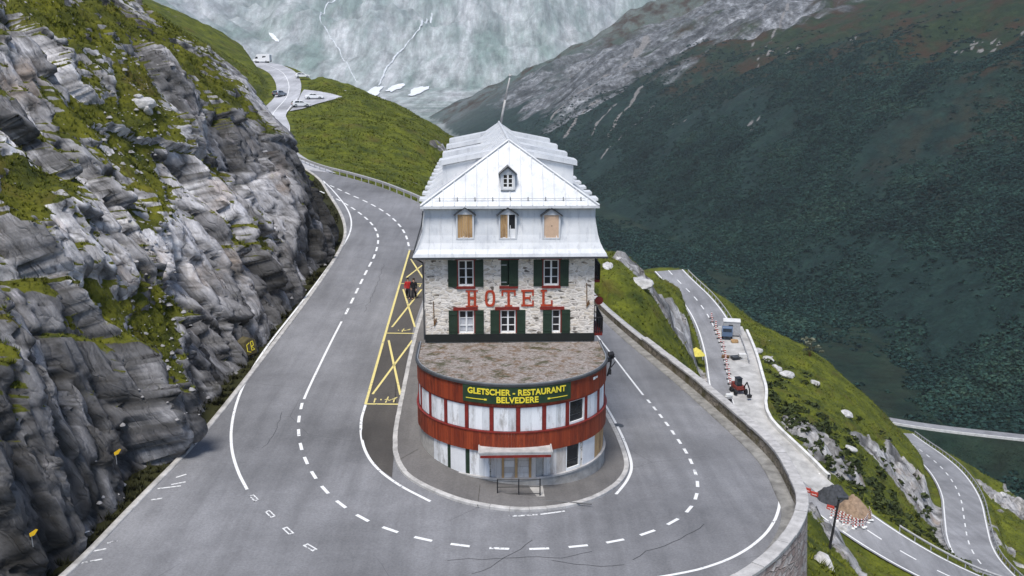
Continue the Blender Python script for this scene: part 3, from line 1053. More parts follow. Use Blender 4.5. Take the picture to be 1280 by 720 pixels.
# fractured slabs: beds run down to the right across the face
an = R(-97)
A1 = S * math.cos(an) + V * math.sin(an); B1 = -S * math.sin(an) + V * math.cos(an)
wx = .9 * fbm(S / 5, V / 5, 3, 61); wy = .9 * fbm(S / 5, V / 5, 3, 62)
q0, e0, t0 = facets((A1 + wx) / 19, (B1 + wy) / 10, 70, 1.5, .02, .25)
q1, e1, t1 = facets((A1 + .6 * wx) / 12.0, (B1 + .6 * wy) / 3.4, 71, 1.3, .035, .40)
q2, e2, t2 = facets((A1 + .3 * wx) / 5.2, (B1 + .3 * wy) / 1.35, 72, 1.3, .05, .45)
q3, e3, t3 = facets((A1 + .2 * wx) / 2.4, (B1 + .2 * wy) / .6, 73, 1.1, .08, .5)
rough = fbm(A1 / 1.2, B1 / .5, 4, 74)
grs = sstep(bias, -.05, .35)
amp = 1 - .62 * grs
amp = amp * (.25 + .75 * sstep(V, 0, 2.2)) * (1 - .45 * sstep(by0, 84, 97))
disp = amp * (1.5 * q0 + 1.25 * q1 + .70 * q2 + .32 * q3 + .05 * rough) + grs * .22 * fbm(S / 1.1, V / 1.1, 4, 75)
# surface normal of the base
P0 = np.stack([bx0, by0, bz0], -1)


def normals(P):
    du = np.gradient(P, axis=0); dv = np.gradient(P, axis=1)
    n = np.cross(du, dv)
    n /= np.linalg.norm(n, axis=2)[..., None] + 1e-9
    return n


n0 = normals(P0)
if n0[..., 0].mean() < 0: n0 = -n0
for _ in range(2):
    n0 = (n0 + np.roll(n0, 9, 0) + np.roll(n0, -9, 0) + np.roll(n0, 9, 1) + np.roll(n0, -9, 1)) / 5
n0 /= np.linalg.norm(n0, axis=2)[..., None]
nn = n0 * [1, 1, .35]
nn /= np.linalg.norm(nn, axis=2)[..., None]
P1 = P0 + nn * disp[..., None]
n1 = normals(P1)
if n1[..., 0].mean() < 0: n1 = -n1
vegc = bias + 1.15 * (n1[..., 2] - .58)
vegc = sstep(vegc, -.25, .30)
joint = np.maximum.reduce([.9 * np.exp(-(e1 / .045) ** 2), .8 * np.exp(-(e2 / .06) ** 2), .55 * np.exp(-(e3 / .09) ** 2)])
tone = np.clip(.5 + .45 * (t0 - .5) + .55 * (t1 - .5) + .45 * (t2 - .5) + .25 * (t3 - .5), 0, 1)
seep = (1 - sstep(V + 2.5 * fbm(S / 4, V / 9, 3, 88), 3.0, 9.5)) * .95 + .8 * sstep(by0, 80, 92) * (1 - sstep(V, 9, 18))
fl = grid_faces(FS, UN)
cliff = np_mesh('rock_face', P1.reshape(-1, 3), fl[:, ::-1], M['cliff'], False,
                {'veg': vegc.ravel(), 'sv': np.c_[S.ravel(), V.ravel(), 0 * S.ravel()], 'seep': np.clip(seep, 0, 1).ravel(), 'joint': joint.ravel(), 'tone': tone.ravel()})
tag(cliff, kind='structure')

# ------------------------------------------------------------------ valley and mountains: one sheet on a fan-shaped mesh
def far_height(x, y):
    yy = np.maximum(y, 200)
    bend = np.maximum(0, yy - 2050)
    xb = 240 - .25 * (yy - 370) + .70 * bend
    xb = xb + 18 * fbm(yy / 260, yy * 0, 3, 91)
    zb = -125 + .037 * (yy - 370) + .02 * np.maximum(0, yy - 1600)
    xl = 165 - .25 * (yy - 370) + 18 * fbm(yy / 260, yy * 0, 3, 91)
    dx = x - xb
    along = yy * .98 - .2 * x
    up = np.maximum(0, dx)
    gul = fbm(along / 210, up / 700, 5, 92)
    gul2 = -np.abs(fbm(along / 90, up / 420, 4, 93))
    far_k = sstep(yy, 900, 1500)
    zr = .56 * np.minimum(up, 220) + .43 * np.maximum(0, up - 220) + (26 * gul + far_k * 38 * gul2) * sstep(up, 20, 240) + 4 * fbm(x / 38, y / 38, 4, 97) * sstep(up, 15, 60)
    lf = np.maximum(0, xl - x)
    gl = -np.abs(fbm(along / 330, lf / 900, 5, 94))
    zl = .20 * lf + .62 * np.maximum(0, lf - 300) + (70 * gl) * sstep(lf, 120, 500) * sstep(yy, 500, 1200)
    bk = np.maximum(0, yy - 3100)
    zk = .30 * bk + .00010 * bk * bk + (230 * -np.abs(fbm(x / 900, y / 1500, 6, 95)) + 50 * fbm(x / 210, y / 210, 4, 96)) * sstep(bk, 0, 900)
    z = zb + np.where(dx > 0, zr, 0) + zl + zk
    z = np.where(z > 560, 560 + 300 * np.tanh((z - 560) / 300), z)
    return z, dx, along, zr, zl, bk


FR, FT = 560, 560
rr = np.linspace(-.95, .95, FR); tq = np.exp(np.linspace(math.log(165), math.log(7600), FT))
RR, TT = np.meshgrid(rr, tq, indexing='ij')
FX, FY = RR * TT, TT
FZ, FDX, FAL, FZR, FZL, FBK = far_height(FX, FY)
dv, zv, wv_ = seg_dist(FX, FY, val_c)
kv = 1 - sstep(dv, 5.5, 16)
FZ = FZ * (1 - kv) + (zv - .5) * kv
# keep the sheet well under the near hillside
nearm = (FX > -128) & (FX < 128) & (FY < 325)
FZ = np.where(nearm, np.minimum(FZ, hill_z(FX, FY) - 6), FZ)


def far_z(x, y):
    return far_height(np.array([x], float), np.array([y], float))[0][0]


def hit_far(px, py, k0=330.0):
    a, b, c = ray(px, py)
    k = np.exp(np.linspace(math.log(k0), math.log(7500), 420))
    below = CAM_H + c * k <= far_height(a * k, b * k)[0]
    if not below.any(): return None
    i = max(1, int(np.argmax(below)))
    k = np.linspace(k[i - 1], k[i], 60)
    z = far_height(a * k, b * k)[0]
    j = int(np.argmax(CAM_H + c * k <= z))
    return (a * k[j], b * k[j], float(z[j]))


frock = np.full(FX.shape, -.2); fteal = np.zeros_like(FX); fscree = np.zeros_like(FX); fsnow = np.zeros_like(FX); fbrown = np.zeros_like(FX)
right = FDX > 0
upn = np.maximum(FDX, 0)
wob = 60 * fbm(FX / 180, FY / 180, 4, 101)
fteal = np.where(right, 1 - sstep(upn + wob, 170, 330), .5)
fteal = np.maximum(fteal, np.where(right, .0, .6))
fbrown = np.where(right, np.maximum(sstep(upn + wob, 120, 260), sstep(FY + wob, 1750, 1950)), .15)
# grey crag band high on the far half of the right flank
hi = FZ - (CAM_H + .01 * FY)
crag = sstep(FY + 1.9 * wob, 1130, 1420) * (1 - .75 * sstep(FY + 1.3 * wob, 1840, 2010)) * sstep(upn + wob, 10, 120)
frock = np.where(right & (FY < 2300), -.15 + .78 * crag, frock)
back = sstep(FY, 2900, 3900)
frock = np.maximum(frock, -.1 + .62 * back)
frock = np.where(~right, np.maximum(frock, -.15 + .30 * sstep(FZL + wob, 160, 420)), frock)
# scattered ledges on the near right flank
led = sstep(fbm(FX / 55, FY / 90, 4, 103), .38, .6) * sstep(np.exp(-((FZ - (-18 + 8 * fbm(FX / 90, FY / 90, 3, 105))) / 9) ** 2), .2, .6)
led2 = sstep(fbm(FX / 50, FY / 80, 4, 104), .42, .6) * np.exp(-((FZ - 55) / 20) ** 2) * 1.3
dots = sstep(fbm(FX / 8, FY / 12, 3, 107), .10, .40)
fscree = np.where(right & (FY < 1250), np.maximum(led, led2) * dots, 0)


def far_line_mask(pix, w0, w1):
    P = [hit_far(*q) for q in pix]
    P = np.array([p[:2] for p in P if p is not None])
    if len(P) < 2: return np.zeros_like(FX)
    Q = resample(P, 60)
    out = np.zeros_like(FX)
    m = (FX > Q[:, 0].min() - 40) & (FX < Q[:, 0].max() + 40) & (FY > Q[:, 1].min() - 60) & (FY < Q[:, 1].max() + 60)
    xs, ys = FX[m], FY[m]
    if len(xs) == 0: return out
    d = np.sqrt((xs[:, None] - Q[None, :, 0]) ** 2 + (ys[:, None] - Q[None, :, 1]) ** 2)
    k = d.argmin(1); dd = d[np.arange(len(k)), k]
    wdt = w0 + (w1 - w0) * k / 59
    out[m] = 1 - sstep(dd, wdt * .5, wdt * 1.3)
    return out


for pix, w0, w1 in (([(808, 52), (780, 80), (757, 95), (738, 108)], 9, 5), ([(738, 108), (715, 122), (690, 148)], 4, 3), ([(750, 124), (730, 138), (705, 172)], 4, 3), ([(805, 108), (790, 128), (770, 150), (760, 172)], 5, 3),
                    ([(820, 128), (800, 150), (775, 172), (752, 196)], 3, 2), ([(770, 130), (745, 155), (735, 175)], 3, 2), ([(985, 5), (968, 38), (955, 62), (942, 88)], 3, 2), ([(958, 5), (948, 30), (935, 70)], 3, 2)):
    fscree = np.maximum(fscree, .9 * far_line_mask(pix, w0, w1))
fpale = np.where(FY > 2000, 1.0, 0.0) * sstep(FY, 1400, 2300) * np.where(right & (FY < 2250), 0, 1) + (~right) * sstep(FY, 1100, 2300)  # grows with distance: haze put into the slope colour
fpale = np.clip(np.maximum(fpale, right * .45 * sstep(FY, 1550, 2300)), 0, 1)  # far end of the right flank gets some of this painted haze too
sn = fbm(FX / 120, FY / 160, 4, 110)
fsnow = sstep(sn, .55, .62) * sstep(FY, 3600, 4300) * sstep(FZ, 420, 700)
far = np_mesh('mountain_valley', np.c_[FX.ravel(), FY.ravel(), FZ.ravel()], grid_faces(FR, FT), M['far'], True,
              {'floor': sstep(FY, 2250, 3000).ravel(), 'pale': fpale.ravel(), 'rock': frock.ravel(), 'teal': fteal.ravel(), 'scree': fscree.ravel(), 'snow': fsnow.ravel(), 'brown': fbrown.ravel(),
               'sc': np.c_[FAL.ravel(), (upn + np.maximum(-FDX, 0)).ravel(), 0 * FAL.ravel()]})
tag(far, kind='structure')

# streams and old snow on the far valley sides
def drape(name, pix, w0, w1, mat, lift=1.5, n=40, seed=1):
    P = [hit_far(*q) for q in pix]
    P = np.array([p for p in P if p is not None])
    if len(P) < 2: return
    Q = resample(P[:, :2], n)
    rng = np.random.RandomState(seed)
    Tn = np.gradient(Q, axis=0); Tn /= np.linalg.norm(Tn, axis=1)[:, None] + 1e-9
    Nn = np.c_[-Tn[:, 1], Tn[:, 0]]
    Q = Q + Nn * (rng.rand(n, 1) - .5) * w0 * .35
    w = np.linspace(w0, w1, n) * (.35 + .9 * rng.rand(n)) / 2
    L, Rr = Q - Nn * w[:, None], Q + Nn * w[:, None]
    vs = []
    for A, B in zip(L, Rr):
        for t in (0, .5, 1):
            c = A * (1 - t) + B * t
            vs.append((c[0], c[1], far_z(c[0], c[1]) + lift))
    tag(np_mesh(name, np.array(vs), grid_faces(n, 3), mat), kind='structure')


drape('stream', [(422, -4), (406, 12), (400, 26), (412, 46), (424, 62), (436, 84), (446, 104)], 5.5, 3.5, M['water'], 3, 90, 3)
drape('stream', [(540, 18), (524, 38), (508, 56), (492, 74), (481, 90), (474, 108)], 8, 6, M['water'], 4, 90, 5)


def snow_blob(cx, cy, hw, hh, rot, seed):
    n, m = 22, 6
    A_ = np.arange(n) * 2 * np.pi / n
    kk_ = 1 + .45 * fbm(np.cos(A_) * 1.3 + seed, np.sin(A_) * 1.3, 3, seed)
    H_ = []
    for a, k in zip(A_, kk_):
        u, v = hw * k * math.cos(a), hh * k * math.sin(a)
        p = hit_far(cx + u * math.cos(rot) - v * math.sin(rot), cy + u * math.sin(rot) + v * math.cos(rot))
        if p is None: return
        H_.append(p[:2])
    H_ = np.array(H_); c = H_.mean(0)
    V_ = np.concatenate([c + (H_ - c) * j / (m - 1) for j in range(m)])
    vs = np.c_[V_, far_height(V_[:, 0], V_[:, 1])[0] + 3]
    fs = [(j * n + i, j * n + (i + 1) % n, (j + 1) * n + (i + 1) % n, (j + 1) * n + i) for j in range(m - 1) for i in range(n)]
    tag(np_mesh('snow_patch', vs, np.array(fs), M['snow']), kind='structure')


for q in ((464, 118, 16, 5, -.45, 1), (494, 111, 12, 3, -.35, 2), (522, 115, 13, 4, -.4, 3), (343, 48, 8, 2.4, .7, 6)):
    snow_blob(*q)

# ------------------------------------------------------------------ air
hz = MB().span(-7400, 7400, -120, 7750, float(FZ.min()) - 3, float(FZ.max()) + 60)
hzm = bpy.data.materials.new('mountain_air')
hzm.use_nodes = True
nt = hzm.node_tree
nt.nodes.remove(nt.nodes['Principled BSDF'])
pv_ = nt.nodes.new('ShaderNodeVolumePrincipled')
pv_.inputs['Color'].default_value = (.90, .95, 1.0, 1)
pv_.inputs['Density'].default_value = 0.85e-4
pv_.inputs['Anisotropy'].default_value = .2
nt.links.new(pv_.outputs[0], nt.nodes['Material Output'].inputs['Volume'])
haze = hz.build('haze', hzm)
tag(haze, kind='stuff')
# ------------------------------------------------------------------ the hotel
HX, HY, HROT = -.12, 53.6, R(2.1)
HW, HD = 5.05, 31.0          # half width, depth
hotel = empty('hotel', 'tall stone hotel with white metal mansard roof and red letters on its front', 'hotel', (HX, HY, 0), HROT)


def hpt(x, y, z):
    c, s = math.cos(HROT), math.sin(HROT)
    return (HX + x * c - y * s, HY + x * s + y * c, z)


b = MB()
# front wall with real window openings: built as a grid of cells with the openings left out
WINS = [(-2.62, 9.16, 10.72, .92), (-.08, 9.16, 10.72, .92), (2.46, 9.16, 10.72, .92), (-2.62, 6.24, 7.66, .92), (-.12, 6.24, 7.66, .92), (2.58, 6.24, 7.66, .92)]
xs = sorted({-HW, HW} | {w[0] - w[3] / 2 for w in WINS} | {w[0] + w[3] / 2 for w in WINS})
zs = sorted({-2.0, 11.15, 6.24, 7.66, 9.16, 10.72})
for i in range(len(xs) - 1):
    for j in range(len(zs) - 1):
        mx, mz = (xs[i] + xs[i + 1]) / 2, (zs[j] + zs[j + 1]) / 2
        if any(abs(mx - w[0]) < w[3] / 2 and w[1] < mz < w[2] for w in WINS): continue
        b.quad((xs[i], 0, zs[j]), (xs[i + 1], 0, zs[j]), (xs[i + 1], 0, zs[j + 1]), (xs[i], 0, zs[j + 1]))
for w in WINS:      # reveals
    x0, x1, z0, z1 = w[0] - w[3] / 2, w[0] + w[3] / 2, w[1], w[2]
    b.quad((x0, 0, z0), (x0, .3, z0), (x0, .3, z1), (x0, 0, z1)); b.quad((x1, .3, z0), (x1, 0, z0), (x1, 0, z1), (x1, .3, z1))
    b.quad((x0, 0, z0), (x1, 0, z0), (x1, .3, z0), (x0, .3, z0)); b.quad((x0, .3, z1), (x1, .3, z1), (x1, 0, z1), (x0, 0, z1))
b.quad((-HW, HD, -2), (-HW, 0, -2), (-HW, 0, 11.15), (-HW, HD, 11.15))
b.quad((HW, 0, -2), (HW, HD, -2), (HW, HD, 11.15), (HW, 0, 11.15))
b.quad((HW, HD, -2), (-HW, HD, -2), (-HW, HD, 11.15), (HW, HD, 11.15))
b.build('wall', M['rubble'], hotel)
b = MB()
b.span(-HW + .32, HW - .32, .34, .36, 5.8, 11.1)
b.build('interior', M['black_metal'], hotel)


def casement(cx, z0, z1, w, y, parent, rows=3, curtain=False, half=None):
    f = MB()
    t = .055
    x0, x1 = cx - w / 2, cx + w / 2
    if half == 'right': x0 = cx - .06
    f.span(x0, x0 + t + .02, y, y + .07, z0, z1); f.span(x1 - t - .02, x1, y, y + .07, z0, z1)
    f.span(x0 + t + .02, x1 - t - .02, y, y + .07, z0, z0 + .09); f.span(x0 + t + .02, x1 - t - .02, y, y + .07, z1 - .07, z1)
    if not half:
        f.span(cx - .05, cx + .05, y - .01, y + .065, z0 + .09, z1 - .07)
    sp = [(x0 + .075, cx - .05), (cx + .05, x1 - .075)] if not half else [(x0 + .075, x1 - .075)]
    for a, c in sp:
        for k in range(1, rows):
            zz = z0 + (z1 - z0) * k / rows
            f.span(a, c, y + .01, y + .06, zz - .02, zz + .02)
    fo = f.build('window', M['window_white'], parent)
    g = MB()
    g.span(x0 + .03, x1 - .03, y + .075, y + .085, z0 + .03, z1 - .03)
    g.build('pane', M['glass'], fo)
    if curtain:
        c = MB()
        for k in range(16):
            a = x0 + .08 + (x1 - x0 - .16) * k / 16
            c.span(a, a + .036, y + .068 - .012 * (k % 2), y + .073, z0 + .12, z0 + (z1 - z0) * .66)
        c.build('curtain', M['curtain'], fo)
    return fo


def shutter(x0, x1, z0, z1, y, parent, ang=0.0, bars=True):
    s = MB()
    cx = (x0 + x1) / 2
    s.span(x0, x1, y, y + .035, z0, z1)
    for k in range(int((x1 - x0) / .12)):
        s.span(x0 + .01 + k * .12, x0 + .115 + k * .12, y - .012, y, z0 + .02, z1 - .02)
    for zz in (z0 + .22, z1 - .22):
        s.span(x0 + .02, x1 - .02, y - .035, y - .013, zz - .05, zz + .05)
    return s.build('shutter', M['shutter_green'], parent)


for i, (cx, z0, z1, w) in enumerate(WINS):
    if i == 1:
        shutter(cx - .47, cx - .02, z0 - .05, z1 - .03, .04, hotel)
        sh = shutter(cx + .02, cx + .56, z0 - .05, z1 + .03, -.09, hotel)
        for zz in (z0 + .22, z1 - .30):
            h = MB(); h.span(cx - .44, cx - .12, -.02, -.004, zz - .025, zz + .025); h.build('hinge_strap', M['steel'], hotel)
    else:
        casement(cx, z0, z1, w, .10, hotel, 3, i == 3, 'right' if i == 5 else None)
        for q in (cx - w / 2 - .07, cx + w / 2):
            fr = MB(); fr.span(q, q + .07, -.025, .12, z0, z1); fr.build('window_surround', M['red_paint'], hotel)
        if i == 5:
            shutter(cx - .60, cx - .06, z0 - .04, z1 + .02, -.06, hotel)
        else:
            shutter(cx - w / 2 - .60, cx - w / 2 - .07, z0 - .04, z1 + .02, -.06, hotel)
        shutter(cx + w / 2 + .07, cx + w / 2 + .58, z0 - .04, z1 + .02, -.06, hotel)
    if i < 3:
        l = MB(); l.span(cx - .62, cx + .62, -.07, .1, z1 + .01, z1 + .15); l.span(cx - .9, cx + .6, -.05, .1, z1 + .15, z1 + .22); l.build('lintel', M['red_paint'], hotel)
        l = MB(); l.span(cx - .56, cx + .56, -.10, .12, z0 - .16, z0 - .01); l.build('sill', M['red_paint'], hotel)
    else:
        l = MB(); l.span(cx - .78 + (.0 if i != 5 else .0), cx + .68, -.09, .1, z1 + .02, z1 + .20); l.build('lintel', M['red_paint'], hotel)

# --- HOTEL in red slab-serif letters
def letter(ch, x, z, w, h):
    l = MB(); t = .145; y0, y1 = -.045, -.008; sf = .085
    if ch == 'H':
        for sx in (x + .10, x + w - .10 - t):
            l.span(sx, sx + t, y0, y1, z + sf, z + h - sf)
            l.span(sx - .11, sx + t + .11, y0, y1, z, z + sf); l.span(sx - .11, sx + t + .11, y0, y1, z + h - sf, z + h)
        l.span(x + .10 + t, x + w - .10 - t, y0, y1, z + h * .45, z + h * .45 + .15)
    elif ch == 'O':
        n = 28; rx, rz, p = w / 2, h / 2, 2.9
        def se(t, a, bb):
            c, s = math.cos(t), math.sin(t)
            return (x + w / 2 + a * math.copysign(abs(c) ** (2 / p), c), z + h / 2 + bb * math.copysign(abs(s) ** (2 / p), s))
        o = [se(2 * math.pi * k / n, rx, rz) for k in range(n)]; q = [se(2 * math.pi * k / n, rx - t, rz - .14) for k in range(n)]
        vs = [(a, y0, c) for a, c in o] + [(a, y0, c) for a, c in q] + [(a, y1, c) for a, c in o] + [(a, y1, c) for a, c in q]
        fs = []
        for k in range(n):
            m = (k + 1) % n
            fs += [(k, m, n + m, n + k), (2 * n + k, 3 * n + k, 3 * n + m, 2 * n + m), (k, 2 * n + k, 2 * n + m, m), (n + k, n + m, 3 * n + m, 3 * n + k)]
        l.add(vs, fs)
    elif ch == 'T':
        c = x + w / 2
        l.span(c - t / 2, c + t / 2, y0, y1, z + sf, z + h - .13); l.span(c - .22, c + .22, y0, y1, z, z + sf)
        l.span(x, x + w, y0, y1, z + h - .13, z + h); l.span(x, x + .10, y0, y1, z + h - .36, z + h - .13); l.span(x + w - .10, x + w, y0, y1, z + h - .36, z + h - .13)
    elif ch in 'EL':
        l.span(x + .08, x + .08 + t, y0, y1, z + .12, z + h - .12)
        l.span(x, x + w, y0, y1, z, z + .12); l.span(x + w - .10, x + w, y0, y1, z + .12, z + .36)
        if ch == 'E':
            l.span(x, x + w, y0, y1, z + h - .12, z + h); l.span(x + w - .10, x + w, y0, y1, z + h - .36, z + h - .12)
            l.span(x + .08 + t, x + w * .72, y0, y1, z + h / 2 - .06, z + h / 2 + .07); l.span(x + w * .66, x + w * .72 + .03, y0, y1, z + h / 2 + .07, z + h / 2 + .17); l.span(x + w * .66, x + w * .72 + .03, y0, y1, z + h / 2 - .16, z + h / 2 - .06)
        else:
            l.span(x - .02, x + .36, y0, y1, z + h - .12, z + h)
    return l.build('letter', M['letter_red'], hotel)


for ch, px0, px1 in (('H', 582, 597), ('O', 606, 619), ('T', 627, 645), ('E', 652, 668), ('L', 677, 692)):
    k = 2 * HW / 214.0
    letter(ch, (px0 - 637.8) * k, 7.885, (px1 - px0) * k, 1.02)
# iron ties
for x, z in ((-4.55, 7.15), (4.62, 8.2)):
    a = MB(); a.tube((x, -.04, z - .35), (x - .03, -.05, z + 1.1), .025, n=6); a.tube((x, -.045, z - .25), (x + .13, -.05, z + .05), .03, n=6); a.tube((x - .02, -.05, z - .4), (x + .16, -.05, z - .1), .03, n=6)
    a.build('iron_tie', M['rust'], hotel)
# flashing band where the terrace meets the wall
a = MB(); a.span(-HW - .06, HW + .06, -.10, -.003, 5.72, 6.20)
for x in (-3.6, -1.9, 0.3, 2.4, 4.1): a.span(x, x + .05, -.13, -.101, 5.74, 6.18)
a.build('flashing', M['flashing'], hotel)

# --- mansard, lofted rings with a flared foot
rings = [(11.02, .66), (11.20, .60), (11.45, .43), (11.80, .27), (12.25, .14), (12.9, .03), (13.88, -.10)]
def ringpts(z, o): return [(-HW - o, -o, z), (HW + o, -o, z), (HW + o, HD + o, z), (-HW - o, HD + o, z)]
b = MB()
vs = [p for z, o in rings for p in ringpts(z, o)]
fs = []
for k in range(len(rings) - 1):
    for i in range(4):
        j = (i + 1) % 4
        fs.append((4 * k + i, 4 * k + j, 4 * k + 4 + j, 4 * k + 4 + i))
b.add(vs, fs)
# standing seams following the front and the sides
def seam_line(pts, r=.032): b.path(pts, r, 4)
for k in range(15):
    x = -4.75 + k * .68
    seam_line([(x * (1 + .02 * o), -o - .012, z) for z, o in rings])
b.build('mansard_roof', M['roof_white'], hotel)
b = MB()
z, o = rings[0]
b.span(-HW - o - .04, HW + o + .04, -o - .10, -o + .02, z - .10, z - .004)
b.span(-HW - o - .04, -HW - o + .06, -o + .02, HD + o, z - .10, z - .004); b.span(HW + o - .06, HW + o + .04, -o + .02, HD + o, z - .10, z - .004)
b.span(-HW - .3, HW + .3, -.34, -.003, 10.86, 11.0)
b.span(-HW - .58, HW + .58, -.58, -.345, 10.93, 11.0)
b.build('eave', M['gutter'], hotel)
a = MB(); a.path([(-HW - .02, -.16, 13.7), (-HW - .12, -.30, 12.9), (-HW - .60, -.62, 11.3)], .04, 6); a.path([(-HW - .62, -.5, 11.0), (-HW - .1, -.07, 10.6), (-HW - .1, -.07, 5.9)], .045, 6)
a.build('downpipe', M['gutter'], hotel)

# --- upper roof: hipped gable
ex, ez, rz0 = HW + .16, 13.98, 17.62
b = MB()
A = (-ex, -.32, ez); B_ = (ex, -.32, ez); C_ = (ex, HD + .3, ez); D_ = (-ex, HD + .3, ez); E_ = (0, 2.05, rz0); F_ = (0, HD - 2.6, rz0)
b.add([A, B_, C_, D_, E_, F_], [(0, 1, 4), (1, 2, 5, 4), (2, 3, 5), (3, 0, 4, 5)])
for k in range(15):
    x = -4.55 + k * .65
    t = 1 - abs(x) / ex
    s0 = (x, -.34, ez + .02); s1 = (x, -.32 + 2.37 * t - .02, ez + (rz0 - ez) * t + .02)
    b.path([s0, s1], .032, 4)
for sx in (-1, 1):
    b.path([(sx * ex, -.33, ez + .02), (0, 2.04, rz0 + .02)], .075, 6)
    for k in range(18):
        y = 2.4 + k * 1.4
        b.path([(sx * ex, y, ez + .02), (sx * .05, y, rz0 + .0)], .02, 4)
b.path([(0, 2.0, rz0 + .02), (0, HD - 2.6, rz0 + .02)], .085, 6)
b.build('upper_roof', M['roof_white'], hotel)
b = MB(); b.span(-ex - .02, ex + .02, -.36, -.05, ez - .15, ez - .004); b.span(-ex - .02, -ex + .3, -.049, HD + .3, ez - .15, ez - .004); b.span(ex - .3, ex + .02, -.049, HD + .3, ez - .15, ez - .004)
b.build('roof_edge', M['roof_white'], hotel)
b = MB()
for k in range(9):
    x = -4.1 + k * 1.03
    b.tube((x, -.14, ez + .24), (x, -.20, ez + .50), .03, n=5)
b.tube((-4.4, -.20, ez + .42), (4.4, -.20, ez + .42), .014, n=4)
b.build('snow_guard', M['steel'], hotel)


# --- front dormers
def dormer(cx, yf, z0, w, h, kind, back, parent=hotel):
    d = MB()
    x0, x1 = cx - w / 2, cx + w / 2
    d.span(x0 - .10, x0, yf, yf + back, z0 - .08, z0 + h); d.span(x1, x1 + .10, yf, yf + back, z0 - .08, z0 + h)
    d.span(x0, x1, yf, yf + back, z0 - .10, z0 - .003)
    pk = .34
    d.add([(x0 - .10, yf, z0 + h), (x1 + .10, yf, z0 + h), (cx, yf, z0 + h + pk), (x0 - .10, yf + back, z0 + h), (x1 + .10, yf + back, z0 + h), (cx, yf + back, z0 + h + pk)], [(0, 1, 2), (0, 3, 4, 1), (1, 4, 5, 2), (2, 5, 3, 0)])
    do = d.build('dormer', M['roof_white'], parent)
    hd = MB()
    e = .22; tk = .06; yo = yf - .14
    for s in (-1, 1):
        xo = cx + s * (w / 2 + e); zo = z0 + h - .08; zi = z0 + h + pk + .05
        hd.add([(xo, yo, zo), (cx, yo, zi), (cx, yo, zi + tk), (xo, yo, zo + tk), (xo, yf + back, zo), (cx, yf + back, zi), (cx, yf + back, zi + tk), (xo, yf + back, zo + tk)],
               [(0, 1, 2, 3), (7, 6, 5, 4), (3, 2, 6, 7), (0, 4, 5, 1), (0, 3, 7, 4)])
    hd.build('dormer_hood', M['gutter'], do)
    if kind == 'glazed':
        casement(cx, z0, z0 + h, w, yf + .04, do, 3)
    else:
        p = MB()
        n = 6
        if kind == 'planks':
            for k in range(n):
                a = x0 + w * k / n
                p.span(a + .006, a + w / n - .006, yf + .05 + .01 * (k % 2), yf + .09, z0, z0 + h)
            p.build('board', M['tan_wood'], do)
        elif kind == 'half':
            for k in range(3):
                a = x0 + w * k / n
                p.span(a + .006, a + w / n - .006, yf + .05 + .01 * (k % 2), yf + .09, z0, z0 + h)
            p.build('board', M['tan_wood'], do)
            g = MB(); g.span(cx, x1, yf + .16, yf + .17, z0, z0 + h); g.span(cx + .02, cx + .09, yf + .06, yf + .1, z0, z0 + h)
            g.span(x0, x1, yf + .2, yf + .21, z0, z0 + h)
            g.build('opening', M['black_metal'], do)
            g = MB(); g.span(cx + .0, cx + .07, yf + .03, yf + .06, z0, z0 + h); g.build('window', M['window_white'], do)
        else:
            p.span(x0, x1, yf + .05, yf + .08, z0, z0 + h); p.build('board', M['board_tan'], do)
            g = MB(); g.box((cx + .02, yf + .04, z0 + h * .52), (.05, .02, .05)); g.build('handle', M['black_metal'], do)
    return do


kx = 2 * HW / 214.0 * .99
dormer((581.5 - 638) * kx, -.24, 12.10, .86, 1.38, 'planks', .5)
dormer((635 - 638) * kx, -.24, 12.08, .86, 1.38, 'half', .5)
dormer((690 - 638) * kx, -.24, 12.08, .86, 1.34, 'sheet', .5)
dormer((634.5 - 637) * kx, .10, 14.95, .64, .86, 'glazed', 1.1)

